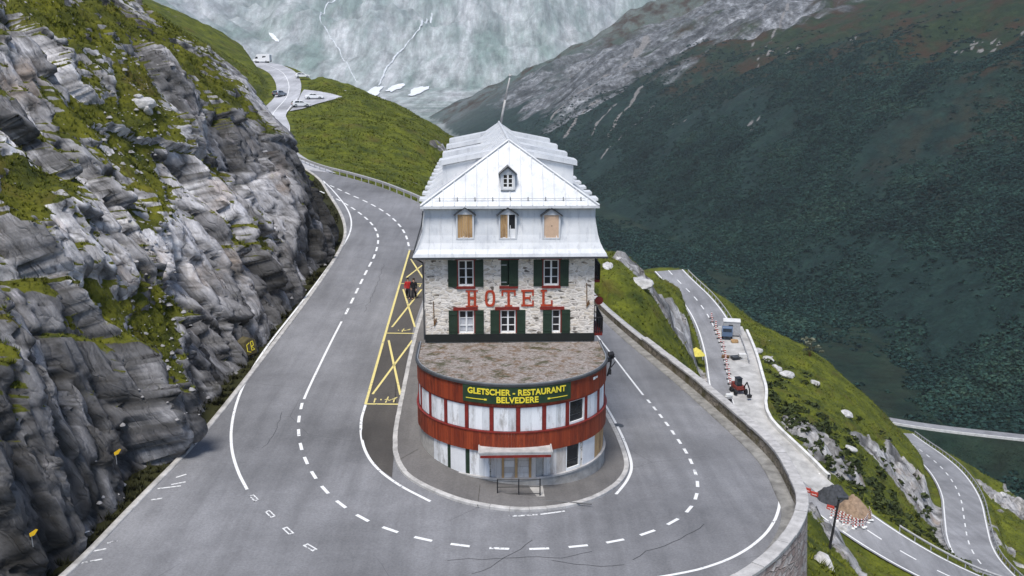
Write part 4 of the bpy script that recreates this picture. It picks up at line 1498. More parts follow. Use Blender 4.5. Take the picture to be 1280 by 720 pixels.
# --- side dormers: two rows
for s in (-1, 1):
    for k, y0 in enumerate((3.3, 9.6, 17.4, 25.0)):
        d = MB()
        w = 1.7
        xo, xi = 4.25, 1.2
        zt, zi_ = 16.05, 16.62
        d.add([(s * (xo - .22), y0, 14.2), (s * (xo - .22), y0 + w, 14.2), (s * (xo - .22), y0 + w, zt - .05), (s * (xo - .22), y0, zt - .05), (s * xi, y0, 14.2), (s * xi, y0 + w, 14.2), (s * xi, y0 + w, zi_ - .05), (s * xi, y0, zi_ - .05)],
              [(0, 1, 2, 3), (0, 3, 7, 4), (1, 5, 6, 2), (2, 6, 7, 3)])
        do = d.build('side_dormer', M['roof_white'], hotel)
        h = MB()
        a0, a1 = y0 - .16, y0 + w + .16
        h.add([(s * xo, a0, zt - .05), (s * xo, a1, zt - .05), (s * xi * .8, a1, zi_ + .02), (s * xi * .8, a0, zi_ + .02), (s * xo, a0, zt + .26), (s * xo, a1, zt + .26), (s * xi * .8, a1, zi_ + .33), (s * xi * .8, a0, zi_ + .33)],
              [(0, 3, 2, 1), (4, 5, 6, 7), (0, 1, 5, 4), (1, 2, 6, 5), (2, 3, 7, 6), (3, 0, 4, 7)])
        for q in range(1, 3):
            yy = y0 + w * q / 3
            h.path([(s * xo, yy, zt + .27), (s * xi * .8, yy, zi_ + .34)], .022, 4)
        h.build('dormer_roof', M['roof_white'], do)
        for q in range(1):
            yy = y0 + .5
            g = MB(); g.span(s * (xo - .215), s * (xo - .20), yy, yy + .7, 14.7, 15.6); g.build('pane', M['glass'], do)
    for k in range(9):
        y0 = 1.7 + k * 3.1
        d = MB()
        d.span(s * 4.6, s * (HW + .20), y0, y0 + 1.1, 11.9, 14.02)
        d.span(s * 4.6, s * (HW + .34), y0 - .12, y0 + 1.22, 14.023, 14.17)
        do = d.build('side_dormer', M['roof_white'], hotel)
        g = MB(); g.span(s * (HW + .205), s * (HW + .225), y0 + .2, y0 + .9, 12.3, 13.7); g.build('pane', M['glass'], do)
# flagpole, leaning, on the back end of the ridge
a = MB()
a.tube((.15, HD - 3.2, rz0 - .1), (.55, HD - 3.2, rz0 + 1.9), .11, .09, 8); a.tube((.55, HD - 3.2, rz0 + 1.9), (.98, HD - 3.2, rz0 + 3.9), .09, .06, 8); a.box((.98, HD - 3.2, rz0 + 3.95), (.22, .2, .16))
a.build('flagpole', M['coping'], hotel, True)
# balconies on the right-hand side
for z0, z1, y0 in ((6.05, 7.55, .5), (9.0, 10.55, 2.2)):
    a = MB()
    x0, x1, y1 = HW + .003, HW + .62, y0 + 3.0
    a.span(x0, x1, y0, y1, z0 - .16, z0); ao = a.build('balcony', M['red_paint'], hotel)
    r = MB()
    for p, q in (((x0, y0), (x1, y0)), ((x1, y0), (x1, y1)), ((x1, y1), (x0, y1))):
        for zz in (z0 + .12, z0 + .98):
            r.tube((*p, zz), (*q, zz), .03, n=5)
        n = int(math.hypot(q[0] - p[0], q[1] - p[1]) / .11)
        for k in range(n + 1):
            t = k / max(n, 1)
            x, y = p[0] + (q[0] - p[0]) * t, p[1] + (q[1] - p[1]) * t
            r.span(x - .018, x + .018, y - .018, y + .018, z0, z0 + .98)
    r.tube((x0, y0, z0 + 1.45), (x1, y0 + .1, z0 + .98), .025, n=5)
    r.build('railing', M['black_metal'], ao)
a = MB(); a.tube((HW + .05, .9, 8.3), (HW + .5, .9, 8.35), .03, n=6); a.tube((HW + .42, .86, 8.0), (HW + .42, .90, 8.0), .26, n=14); a.build('bracket_disc', M['red_paint'], hotel)

# ------------------------------------------------------------------ the round-fronted restaurant
rest = empty('restaurant', 'low round-fronted restaurant with red-brown wooden bands and boarded white windows', 'restaurant', hpt(0, -2.9, 0), HROT)
RR_ = 5.36
RC = 2.9          # straight side length back to the hotel


def arc_pts(r, a0, a1, n):
    """angle 0 = straight ahead to the front (-y), positive to the right"""
    return [(r * math.sin(a0 + (a1 - a0) * k / n), -r * math.cos(a0 + (a1 - a0) * k / n)) for k in range(n + 1)]


def shell(mb, r, t, a0, a1, z0, z1, n=40, straight=False):
    P = arc_pts(r, a0, a1, n); Q = arc_pts(r - t, a0, a1, n)
    if straight:
        P = [(-r, RC - .004)] + P + [(r, RC - .004)]; Q = [(-r + t, RC - .004)] + Q + [(r - t, RC - .004)]
    n = len(P)
    vs = [(x, y, z0) for x, y in P] + [(x, y, z1) for x, y in P] + [(x, y, z0) for x, y in Q] + [(x, y, z1) for x, y in Q]
    fs = []
    for i in range(n - 1):
        fs += [(i, i + 1, n + i + 1, n + i), (2 * n + i + 1, 2 * n + i, 3 * n + i, 3 * n + i + 1), (n + i, n + i + 1, 3 * n + i + 1, 3 * n + i), (i + 1, i, 2 * n + i, 2 * n + i + 1)]
    fs += [(0, n, 3 * n, 2 * n), (n - 1, 2 * n - 1 + 2 * n, 2 * n - 1, n - 1)] if False else [(0, n, 3 * n, 2 * n), (n - 1, 3 * n - 1, 4 * n - 1, 2 * n - 1)]
    mb.add(vs, fs)


PI = math.pi
H = PI / 2
a = MB(); shell(a, RR_ + .06, .5, -H, H, -1.2, .46, 60, True); a.build('plinth', M['concrete'], rest)
a = MB(); shell(a, RR_ + .11, .3, -H, H, .46, .56, 60, True); a.build('sill', M['coping'], rest)
a = MB(); shell(a, RR_ - .12, .3, -H, H, .56, 5.5, 60, True); a.build('wall', M['rubble'], rest)


def boards(r, z0, z1, mat, name, pitch=.145, zj=0.0):
    m = MB()
    n = int(PI * r / pitch)
    for k in range(n):
        a0, a1 = -H + PI * k / n, -H + PI * (k + 1) / n
        g = .004 / r
        dr = random.uniform(0, .014)
        shell(m, r + dr, .07, a0 + g, a1 - g, z0 - random.uniform(0, zj), z1, 1)
    for s in (-1, 1):
        for k in range(int(RC / pitch)):
            y0 = k * pitch
            m.span(s * (r - .07), s * (r + random.uniform(0, .014)), y0 + .004, min(RC - .01, y0 + pitch - .004), z0, z1)
    return m.build(name, mat, rest)


boards(RR_ + .05, 4.55, 5.62, M['red_wood'], 'wood_band')
boards(RR_ + .08, 2.02, 3.10, M['red_wood'], 'wood_band', zj=.015)
a = MB(); shell(a, RR_ + .13, .12, -H, H, 3.10, 3.16, 60, True); a.build('ledge', M['red_paint'], rest)
a = MB(); shell(a, RR_ + .01, .08, -H, H, 4.47, 4.545, 60, True); a.build('lintel', M['red_paint'], rest)

OFF = R(1.5)
for k in range(13):         # posts of the upper window row
    an_ = -H + R(15) * k + (OFF if 0 < k < 12 else 0)
    a = MB(); shell(a, RR_ + .02, .1, an_ - .16 / RR_ / 1.6, an_ + .16 / RR_ / 1.6, 3.163, 4.467, 2); a.build('post', M['red_paint'], rest)


def panel(a0, a1, z0, z1, mat, name='window_board', r=RR_ - .03, boards_n=3):
    m = MB()
    n = boards_n
    for k in range(n):
        g = .003 / r if n > 1 else 0
        shell(m, r + random.uniform(0, .006), .05, a0 + (a1 - a0) * k / n + g, a0 + (a1 - a0) * (k + 1) / n - g, z0, z1, 3)
    return m.build(name, mat, rest)


def open_window(a0, a1, z0, z1, r=RR_ - .02):
    m = MB()
    t = .09 / r
    shell(m, r, .1, a0, a0 + t * .6, z0, z1, 1); shell(m, r, .1, a1 - t, a1, z0, z1, 1); shell(m, r, .1, a0 + t * .6, a1 - t, z0, z0 + .12, 3)
    shell(m, r - .03, .05, a0 + t * .6, a1 - t, z1 - .05, z1, 3)
    w = m.build('window', M['window_white'], rest); w['label'] = 'open dark window in a white frame'
    g = MB(); shell(g, r - .078, .012, a0 + .01, a1 - .01, z0 + .02, z1, 4); g.build('pane', M['glass'], w)
    g = MB(); shell(g, r - .06, .012, a0 + t * .6, a1 - t, z0 + (z1 - z0) * .36, z0 + (z1 - z0) * .36 + .03, 3); g.build('bar', M['gutter'], w)


for k in range(12):
    a0 = -H + R(15) * k + OFF * (0 < k) + .115 / RR_
    a1 = -H + R(15) * (k + 1) + OFF * (k < 11) - .115 / RR_
    if k == 8:
        open_window(a0, a1, 3.165, 4.467)
    else:
        panel(a0, a1, 3.165, 4.467, M['white_wood'], boards_n=(2, 2, 2, 3, 3, 3, 2, 4, 3, 3, 2, 2)[k])
for s in (-1, 1):
    a = MB()
    for k in range(3):
        a.span(s * (RR_ - .08), s * (RR_ - .02), .08 + k * .92, .90 + k * .92, 3.165, 4.467)
    a.build('window_board', M['white_wood'], rest)
# lower row (angles in degrees from the front)
Z0, Z1 = .565, 2.018
a = MB(); shell(a, RR_ - .05, .1, R(-90), R(-56), Z0, Z1, 8); a.build('wall_panel', M['concrete'], rest)
panel(R(-55.5), R(-42.5), Z0, Z1, M['white_wood'], boards_n=2)
a = MB(); shell(a, RR_ + .0, .1, R(-42.4), R(-40.2), Z0, Z1, 1); a.build('post', M['shutter_green'], rest)
panel(R(-40), R(-29.6), Z0, Z1, M['tarp_white'], 'tarpaulin', RR_ + .0, 1)
a = MB(); shell(a, RR_ - .04, .1, R(-29.5), R(-27.2), Z0, Z1, 1); a.build('post', M['shutter_green'], rest)
panel(R(-27), R(-14.8), Z0, Z1, M['white_wood'], boards_n=4)
panel(R(-14.2), R(-8), Z0 - .3, Z1, M['grey_wood'], 'wall_panel', RR_ - .08, 3)
panel(R(11), R(16), Z0, Z1, M['concrete'], 'wall_panel', RR_ - .07, 1)
panel(R(16.4), R(30.6), Z0, Z1, M['grey_wood'], boards_n=7)
open_window(R(31), R(42), Z0, Z1)
a = MB(); shell(a, RR_ - .04, .1, R(42.2), R(44), Z0, Z1, 1); a.build('post', M['rubble'], rest)
panel(R(44.2), R(57), Z0, Z1, M['tarp_white'], 'window_board', RR_ - .01, 1)
panel(R(57.3), R(90), Z0, Z1, M['tan_wood'], 'wall_panel', RR_ - .04, 8)
# door
d = MB()
y = -RR_ * .985
d.span(-.72, -.60, y - .06, y + .1, .12, 1.98); d.span(.72, .84, y - .06, y + .1, .12, 1.98); d.span(-.60, .72, y - .06, y + .1, 1.86, 1.98)
d.span(-.03, .11, y - .07, y + .06, .12, 1.86)
door = d.build('door', M['tan_wood'], rest)
d = MB()
for k in range(5): d.span(-.59, -.04, y - .02, y + .03, .14 + k * .34, .14 + k * .34 + .33); d.span(.12, .71, y - .02, y + .03, .14 + k * .34, .14 + k * .34 + .33)
d.build('door_leaf', M['grey_wood'], door)
d = MB(); d.span(-1.0, -.724, y - .02, y + .06, .12, 1.98); d.span(.844, 1.08, y - .02, y + .06, .12, 1.98); d.build('side_panel', M['grey_wood'], door)
# canopy over the door
c = MB()
c.span(-1.9, 1.85, -RR_ - .85, -RR_ + .25, 2.21, 2.30)
c.span(-1.87, 1.82, -RR_ - .87, -RR_ - .81, 2.303, 2.38); c.span(-1.95, -1.88, -RR_ - .87, -RR_ + .2, 2.303, 2.38); c.span(1.83, 1.9, -RR_ - .87, -RR_ + .2, 2.303, 2.38)
cn = c.build('canopy', M['coping'], rest)
c = MB(); c.span(-1.86, 1.81, -RR_ - .85, -RR_ + .3, 2.06, 2.206); c.build('fascia', M['red_paint'], cn)
# terrace roof and gutter
P = [(-RR_ - .02, RC - .005)] + arc_pts(RR_ + .02, -H, H, 60) + [(RR_ + .02, RC - .005)]
a = MB(); a.prism(P, 5.5, 5.66); a.build('terrace_roof', M['terrace'], rest)
a = MB(); shell(a, RR_ + .15, .12, -H, H, 5.64, 5.75, 60, True); a.build('gutter', M['gutter'], rest)
a = MB(); shell(a, RR_ + .04, .05, -H, H, 5.70, 5.80, 60, True); a.build('roof_edge', M['steel'], rest)
# sign board
SG0, SG1 = R(-30), R(32.5)
a = MB(); shell(a, RR_ + .13, .05, SG0, SG1, 4.70, 5.62, 40); sign = a.build('sign_board', M['sign_green'], rest)


def arc_text(body, ang_c, z, size, r, sx=1.0):
    cu = bpy.data.curves.new('lettering', 'FONT')
    cu.body = body; cu.align_x = 'CENTER'; cu.size = size; cu.offset = .012; cu.extrude = .012; cu.space_character = 1.02
    to = bpy.data.objects.new('lettering', cu); col.objects.link(to)
    dg = bpy.context.evaluated_depsgraph_get()
    me = bpy.data.meshes.new_from_object(to.evaluated_get(dg))
    bpy.data.objects.remove(to)
    n = len(me.vertices); co = np.zeros(n * 3); me.vertices.foreach_get('co', co); co = co.reshape(-1, 3)
    an2 = ang_c + co[:, 0] * sx / r
    rr2 = r + co[:, 2]
    out = np.c_[rr2 * np.sin(an2), -rr2 * np.cos(an2), z + co[:, 1]]
    me.vertices.foreach_set('co', out.ravel()); me.update()
    me.materials.append(M['sign_yellow'])
    o = bpy.data.objects.new('lettering', me); col.objects.link(o); o.parent = sign
    return o


arc_text('GLETSCHER - RESTAURANT', R(1), 5.20, .44, RR_ + .15, .965)
arc_text('BELVEDERE', R(1), 4.79, .44, RR_ + .15, .99)
a = MB()
for s in (-1, 1):
    a = MB()
    shell(a, RR_ + .15, .015, *sorted((R(1) + s * R(17.5), R(1) + s * R(29))), 4.90, 4.935, 8)
    shell(a, RR_ + .152, .017, *sorted((R(1) + s * R(16.8), R(1) + s * R(18.2))), 4.875, 4.96, 3)
    a.build('ornament', M['sign_yellow'], sign)
# small red-white mark on the band to the right of the sign
a = MB(); shell(a, RR_ + .10, .02, R(52), R(54.5), 5.28, 5.42, 2); shell(a, RR_ + .10, .02, R(55.2), R(57), 5.3, 5.4, 2); a.build('small_plate', M['plastic_white'], rest)
# iron bracket with a floodlight on the right-hand eave
a = MB()
bx_, by_ = RR_ + .0, -.9
a.path([(RR_ + .05, by_, 4.7), (bx_ + .22, by_, 5.3), (bx_ + .25, by_, 5.9)], .05, 6)
a.box((bx_ + .22, by_ - .06, 6.0), (.30, .24, .20), .3, .5); a.box((bx_ + .34, by_ + .1, 5.80), (.18, .18, .16), .8, .6); a.box((bx_ + .12, by_, 5.66), (.2, .18, .24)); a.tube((bx_ + .25, by_, 5.2), (bx_ + .5, by_ + .1, 5.5), .03, n=5); a.box((bx_ + .18, by_, 4.95), (.16, .16, .3))
a.build('floodlight', M['black_metal'], rest)
# entrance step
a = MB(); a.span(-1.15, 1.45, -RR_ - 1.35, -RR_ - .08, -.3, .13); a.build('step', M['concrete'], rest)

# railing in front of the door
rail = empty('entrance_railing', 'short black tubular railing in front of the boarded restaurant door', 'railing', hpt(0, -2.9 - RR_ - 1.25, .13), HROT)
a = MB()
for zz in (.12, .5, .92): a.tube((-.98, 0, zz), (1.22, -.02, zz), .024, n=6)
a.build('rail', M['black_metal'], rail)
for x in (-.98, .12, 1.22):
    a = MB(); a.span(x - .03, x + .03, -.03, .03, 0, .94); a.build('post', M['black_metal'], rail)
pipe = MB(); pipe.tube((-1.4, -.05, .05), (2.6, -.75, -.02), .035, n=6)
po = pipe.build('drain_pipe', M['gutter']); po.location = hpt(1.2, -2.9 - RR_ - 1.45, .08); po.rotation_euler = (0, 0, HROT)
tag(po, 'thin grey pipe lying across the pavement beside the entrance railing', 'pipe')
# ------------------------------------------------------------------ markings on the hairpin
def g_line(pix, step=.7):
    P = np.array([on_g(*q) for q in pix])
    return smooth_poly(P, step, 2)


def on_road(P, dz):
    P = np.array(P, float)
    return np.c_[P[:, :2], G(P[:, 0], P[:, 1]) + dz]


mark_v = {}


def stripe(C, w, mat, s0=0.0, s1=None, dz=.012):
    """a painted stripe along part of a line, collected per material"""
    d = np.r_[0, np.cumsum(np.linalg.norm(np.diff(C[:, :2], axis=0), axis=1))]
    s1 = d[-1] if s1 is None else min(s1, d[-1])
    if s1 - s0 < .05: return
    n = max(2, int((s1 - s0) / .5) + 1)
    t = np.linspace(s0, s1, n)
    Q = np.stack([np.interp(t, d, C[:, i]) for i in range(2)], 1)
    Tn = np.gradient(Q, axis=0); Tn /= np.linalg.norm(Tn, axis=1)[:, None] + 1e-9
    Nn = np.c_[-Tn[:, 1], Tn[:, 0]] * w / 2
    L, Rr = on_road(Q + Nn, dz), on_road(Q - Nn, dz)
    mb = mark_v.setdefault(mat, MB())
    vs = []
    for a, b in zip(L, Rr): vs += [tuple(a), tuple(b)]
    mb.add(vs, [(2 * i, 2 * i + 1, 2 * i + 3, 2 * i + 2) for i in range(n - 1)])


def length(C): return float(np.linalg.norm(np.diff(C[:, :2], axis=0), axis=1).sum())


def dashes(C, w, mat, on, off, start=0.0):
    s = start; Ln = length(C)
    while s < Ln:
        stripe(C, w, mat, s, min(s + on, Ln)); s += on + off


left_edge = g_line([(404, 226), (418, 240), (433, 258), (440, 275), (438, 292), (425, 313), (400, 348), (370, 387), (330, 437), (303, 482), (290, 522), (288, 558), (297, 590), (309, 612)])
stripe(left_edge, .16, 'paint_white')
b1 = g_line([(313, 618), (340, 645), (380, 682), (415, 698)])
Ln = length(b1)
for k in range(4):
    s = .1 + k * (Ln / 4)
    for q in (-.10, .10):
        Tn = np.gradient(b1[:, :2], axis=0); Tn /= np.linalg.norm(Tn, axis=1)[:, None]
        C2 = b1.copy(); C2[:, :2] += np.c_[-Tn[:, 1], Tn[:, 0]] * q
        stripe(C2, .07, 'paint_worn', s, s + .75)
    stripe(b1, .27, 'paint_worn', s, s + .1); stripe(b1, .27, 'paint_worn', s + .65, s + .75)
c_up = g_line([(400, 239), (424, 250), (447, 264), (466, 280), (474, 296), (470, 317), (457, 341), (443, 370), (429, 399)])
dashes(c_up, .20, 'paint_white', 1.5, 1.15)
c_solid = g_line([(427, 402), (412, 431), (397, 462), (386, 485), (380, 499)])
stripe(c_solid, .16, 'paint_white')
c_front = g_line([(378, 503), (373, 524), (373, 546), (380, 573), (397, 603), (417, 624), (442, 642), (470, 657), (527, 675), (590, 684), (640, 687), (690, 686), (745, 681), (790, 673), (828, 660), (855, 645), (869, 628), (873, 608), (870, 592), (862, 572), (848, 550), (833, 529), (818, 510), (806, 496)])
dashes(c_front, .18, 'paint_white', .92, .92, .1)
c_right = g_line([(804, 494), (790, 476), (770, 450), (752, 427), (735, 405)])
stripe(c_right, .15, 'paint_white')
r_up = g_line([(404, 228), (430, 240), (458, 252), (480, 264), (497, 278), (508, 294), (512, 312)])
dashes(r_up, .2, 'paint_white', 1.5, 1.15)
stripe(g_line([(512, 313), (490, 388), (457, 505)]), .17, 'paint_yellow')
for q in ([(456, 505), (502, 505.5)], [(483, 416.5), (521, 417)], [(501.5, 354.5), (530, 355)], [(485.8, 425.5), (500.5, 493.6)], [(515.5, 425.5), (465.8, 492.8)], [(503.9, 361.7), (518.6, 408.9)], [(527, 362), (490, 409)], [(513.6, 324), (529, 348)], [(528, 331.5), (508, 347)]):
    stripe(g_line(q), .15, 'paint_yellow', dz=.013)
# worn yellow lettering of the bays
def road_scrawl(x0, y0, w, h, strokes):
    for st in strokes:
        stripe(g_line([(x0 + w * a, y0 + h * b_) for a, b_ in st], .2), .085, 'paint_yellow', dz=.016)


SCR = [[(.0, 1), (.05, .1), (.18, .0), (.22, .35), (.08, .5)], [(.3, .4), (.38, .1), (.48, .35), (.42, .75), (.3, .6)], [(.5, 1), (.52, .1), (.62, .0)], [(.46, .5), (.64, .45)], [(.62, .7), (.75, .75), (.9, .3), (1.0, .1)], [(.72, .5), (.95, .35)], [(.84, .95), (.88, .4)]]
road_scrawl(467.5, 496, 29, 7.5, SCR)
road_scrawl(491.5, 411, 22, 4.0, SCR[1:6])
road_scrawl(520, 356, 9, 3.0, SCR[1:4])
stripe(g_line([(457, 506), (450, 528), (453, 558), (467, 583), (498, 607), (538, 627)]), .16, 'paint_white')
stripe(g_line([(636, 645.5), (672, 644), (706, 639)]), .13, 'paint_worn')
stripe(g_line([(748, 492), (765, 520), (780, 549), (789, 575), (790, 588), (783, 603), (770, 618)]), .16, 'paint_white')
r_edge = g_line([(744, 384), (762, 399), (800, 432), (860, 483), (910, 527), (948, 564), (970, 598), (977, 627), (966, 660), (932, 690), (885, 710), (835, 720), (780, 728)])
stripe(r_edge, .15, 'paint_white')
for q in ([(220, 597), (233, 593)], [(214, 606), (232, 602.5)], [(197, 611), (226, 607.5)], [(189, 625), (203, 623)], [(134, 679), (147, 676)], [(112, 690), (133, 686)], [(96, 705), (128, 699)], [(100, 668), (112, 664)]):
    stripe(g_line(q), .11, 'paint_worn')
# tar-sealed cracks and tyre scuffs
rc = random.Random(17)
def crack(pix, w, mat='tar', jit=.18):
    C = g_line(pix, .35)
    ph = rc.uniform(0, 99)
    C[:, 0] += jit * fbm(np.arange(len(C)) * .35 + ph, np.zeros(len(C)), 4, 201); C[:, 1] += jit * fbm(np.arange(len(C)) * .35 + ph, np.zeros(len(C)) + 5, 4, 202)
    stripe(C, w, mat, dz=.009)


for pix, w in (([(560, 700), (610, 699), (660, 696), (700, 698), (740, 690)], .03), ([(590, 718), (625, 704), (640, 690), (668, 676)], .03), ([(690, 700), (730, 708), (780, 706)], .03), ([(330, 560), (345, 540), (352, 515)], .025),
               ([(790, 700), (820, 684), (850, 676), (880, 655)], .035), ([(480, 330), (470, 360), (455, 390)], .025)):
    crack(pix, w)
M['tar'] = plain('sealing_tar', (.045, .045, .048), .7, var=.3)
M['scuff'] = m_paint('tyre_scuff', (.10, .10, .105), .46)
for mname, mb in mark_v.items():
    tag(mb.build('road_marking', M[mname]), kind='structure')

# lower roads: edge lines and centre dashes on their own ribbons
low_m = MB()


def ribbon_stripe(C, off, w, s0, s1, dz=.03):
    d = np.r_[0, np.cumsum(np.linalg.norm(np.diff(C[:, :2], axis=0), axis=1))]
    s1 = min(s1, d[-1])
    n = max(2, int((s1 - s0) / 1.0) + 1)
    t = np.linspace(s0, s1, n)
    A, B = offset_line(C, off - w / 2), offset_line(C, off + w / 2)
    vs = []
    for q in t:
        for P in (A, B):
            vs.append(tuple(np.interp(q, d, P[:, i]) + (dz if i == 2 else 0) for i in range(3)))
    low_m.add(vs, [(2 * i, 2 * i + 1, 2 * i + 3, 2 * i + 2) for i in range(n - 1)])


for C, offs in ((works_c, (-3.3, 3.3)), (low_c, (-3.4, 3.3))):
    for o_ in offs: ribbon_stripe(C, o_, .22, 0, 1e6)
    s = 0
    while s < length(C):
        ribbon_stripe(C, .1, .22, s, s + 2.0); s += 4.4
uc = np.c_[up_c[:, :2], G(up_c[:, 0], up_c[:, 1]) + .02]
for sgn in (-1, 1):
    pass
ribbon_stripe(np.c_[uc, np.full(len(uc), 3.0)], 0, .2, 60, 1e6, .04)
ribbon_stripe(np.c_[uc, np.full(len(uc), 3.0)], 2.7, .2, 40, 1e6, .04)
tag(low_m.build('road_marking', M['paint_white']), kind='structure')

# dark resurfaced bay beside the hotel and patches
def ground_patch(pix, mat, dz=.006):
    P = [on_g(*q) for q in pix]
    mb = MB()
    c = np.mean(np.array(P), 0)
    n = len(P)
    vs = [(c[0], c[1], float(G(c[0], c[1])) + dz)]
    rings_ = 8
    for r in range(1, rings_ + 1):
        for p in P:
            x, y = c[0] + (p[0] - c[0]) * r / rings_, c[1] + (p[1] - c[1]) * r / rings_
            vs.append((x, y, float(G(x, y)) + dz))
    fs = [(0, 1 + i, 1 + (i + 1) % n) for i in range(n)]
    for r in range(rings_ - 1):
        for i in range(n):
            a = 1 + r * n + i; b_ = 1 + r * n + (i + 1) % n
            fs.append((a, a + n, b_ + n, b_))
    mb.add(vs, fs)
    tag(mb.build('road_patch', mat), kind='structure')


ground_patch([(512, 313), (505, 335), (495, 372), (480, 425), (466, 475), (457, 506), (451, 530), (453, 557), (468, 582), (490, 597), (492, 575), (491, 545), (500, 500), (508, 455), (517, 408), (530, 370), (531, 330), (530, 312)], M['asphalt_dark'])
a_ = on_g(770, 533)
mh = MB(); mh.tube((a_[0] + .1, a_[1] + .1, a_[2] - .02), (a_[0] + .1, a_[1] + .1, a_[2] + .016), .42, n=22); tag(mh.build('manhole_cover', M['gutter']), 'round dark iron drain cover at the kerb right of the restaurant', 'manhole cover')

# ------------------------------------------------------------------ pavement round the restaurant with its kerb
kp = [on_g(*q) for q in ((531, 380), (521, 405), (512, 440), (504, 478), (495, 520), (490, 553), (493, 578), (505, 596), (530, 611), (562, 625), (600, 635), (650, 641), (700, 637.5), (742, 627), (771, 611), (785, 594), (787, 579), (778, 553), (764, 525), (750, 500), (738, 478))]
kp = np.array(kp)[:, :2]
kp = smooth_poly(np.c_[kp, kp[:, 0] * 0], .35, 2)[:, :2]
NK = len(kp)
KH = .14


def gz_line(P): return G(P[:, 0], P[:, 1])


Tn = np.gradient(kp, axis=0); Tn /= np.linalg.norm(Tn, axis=1)[:, None]
Nn = np.c_[Tn[:, 1], -Tn[:, 0]]
cc_ = np.array([0., 50.])
if ((cc_ - kp[NK // 2]) * Nn[NK // 2]).sum() < 0: Nn = -Nn      # towards the building
def sweep(name, P, Nn, prof2, mat, zf=gz_line):
    """sweep a cross-section (distance along the normal, height over ground) along a ground line"""
    zs_ = zf(P)
    vs = np.concatenate([np.c_[P + Nn * a, zs_ + h] for a, h in prof2]).reshape(len(prof2), len(P), 3)
    return np_mesh(name, vs.reshape(-1, 3), grid_faces(len(prof2), len(P)), mat, False)


kb = MB()      # separate kerb stones with open joints
d = np.r_[0, np.cumsum(np.linalg.norm(np.diff(kp, axis=0), axis=1))]
s = 0.0; rs = random.Random(3)
while s < d[-1] - .3:
    e = min(s + rs.uniform(.85, 1.15), d[-1])
    dy = rs.uniform(-.012, .012); do_ = rs.uniform(-.01, .01)
    pts = []
    for q in np.linspace(s + .008, e - .008, 4):
        c = np.array([np.interp(q, d, kp[:, 0]), np.interp(q, d, kp[:, 1])]); nv = np.array([np.interp(q, d, Nn[:, 0]), np.interp(q, d, Nn[:, 1])])
        z = float(G(*c))
        pts.append([(*(c + nv * (a + do_)), z + h + dy) for a, h in ((-.02, -.2), (0, KH - .02), (.02, KH), (.27, KH + .004), (.27, -.2))])
    vs = [p for sec in pts for p in sec]
    fs = []
    for i in range(3):
        for j in range(4):
            a = i * 5 + j; fs.append((a, a + 5, a + 6, a + 1))
    fs += [(0, 1, 2, 3, 4), tuple(15 + k for k in (4, 3, 2, 1, 0))]
    kb.add(vs, fs)
    s = e
tag(kb.build('kerb', M['kerb']), kind='structure')
axis = np.array([(-.037 * (y - 52), max(46, min(y + 2, 75))) for y in kp[:, 1]])
t = np.linspace(.0, 1, 14)
A = kp + Nn * .25
pv = (A[:, None] * (1 - t)[None, :, None] + axis[:, None] * t[None, :, None]).reshape(-1, 2)
pav = np_mesh('pavement', np.c_[pv, G(pv[:, 0], pv[:, 1]) + KH - .012 - .10 * sstep(np.abs(pv[:, 0]), 9, 4) * 0], grid_faces(NK, 14), M['asphalt_pave'])
tag(pav, kind='structure')
jt = MB()
for q in ([(523, 561), (500, 574)], [(600, 606), (597, 633)], [(508, 470), (524, 470)], [(744, 560), (735, 570), (742, 580), (733, 592), (722, 598)]):
    P = [on_g(*w, KH) for w in q]
    for u, v in zip(P, P[1:]):
        dx, dy = v[0] - u[0], v[1] - u[1]; L_ = math.hypot(dx, dy); nx, ny = -dy / L_ * .018, dx / L_ * .018
        jt.quad((u[0] + nx, u[1] + ny, u[2] - .002), (u[0] - nx, u[1] - ny, u[2] - .002), (v[0] - nx, v[1] - ny, v[2] - .002), (v[0] + nx, v[1] + ny, v[2] - .002))
tag(jt.build('pavement_joint', M['asphalt_dark']), kind='structure')

# left kerb: a low stone edging and a weedy ditch at the foot of the rock
lk = left_kerb[:, :2]
Tn = np.gradient(lk, axis=0); Tn /= np.linalg.norm(Tn, axis=1)[:, None]
NL = np.c_[-Tn[:, 1], Tn[:, 0]]
if NL[len(NL) // 2, 0] > 0: NL = -NL
tag(sweep('kerb', lk, NL, [(-.05, -.2), (-.04, .07), (0, .09), (.28, .09), (.30, -.3)], M['kerb']), kind='structure')
tag(sweep('ditch', lk, NL, [(.29, -.02), (.6, -.28), (1.3, -.35), (3.2, -.3)], M['moss']), kind='structure')

# ------------------------------------------------------------------ retaining wall with its parapet
wl = wall_in[:, :2]
Tn = np.gradient(wl, axis=0); Tn /= np.linalg.norm(Tn, axis=1)[:, None]
NW = np.c_[-Tn[:, 1], Tn[:, 0]]
ctr = np.array([0., 48.])
i_ = int(np.argmin(np.linalg.norm(wl - np.array([15.2, 46]), axis=1)))
if ((wl[i_] - ctr) * NW[i_]).sum() < 0: NW = -NW
sw = np.r_[0, np.cumsum(np.linalg.norm(np.diff(wl, axis=0), axis=1))]


def wall_part(name, i0, i1, prof2, mat, parent=None):
    P, Nq = wl[i0:i1], NW[i0:i1]
    zz = gz_line(P)
    vs = np.concatenate([np.c_[P + Nq * a, zz + h] for a, h in prof2])
    hh = np.concatenate([np.full(len(P), sum(abs(prof2[k][1] - prof2[k - 1][1]) + abs(prof2[k][0] - prof2[k - 1][0]) for k in range(1, j + 1))) for j in range(len(prof2))])
    f = grid_faces(len(prof2), len(P))
    return np_mesh(name, vs, f, mat, False, {'sv': np.c_[np.tile(sw[i0:i1], len(prof2)), hh, 0 * hh]}, parent)


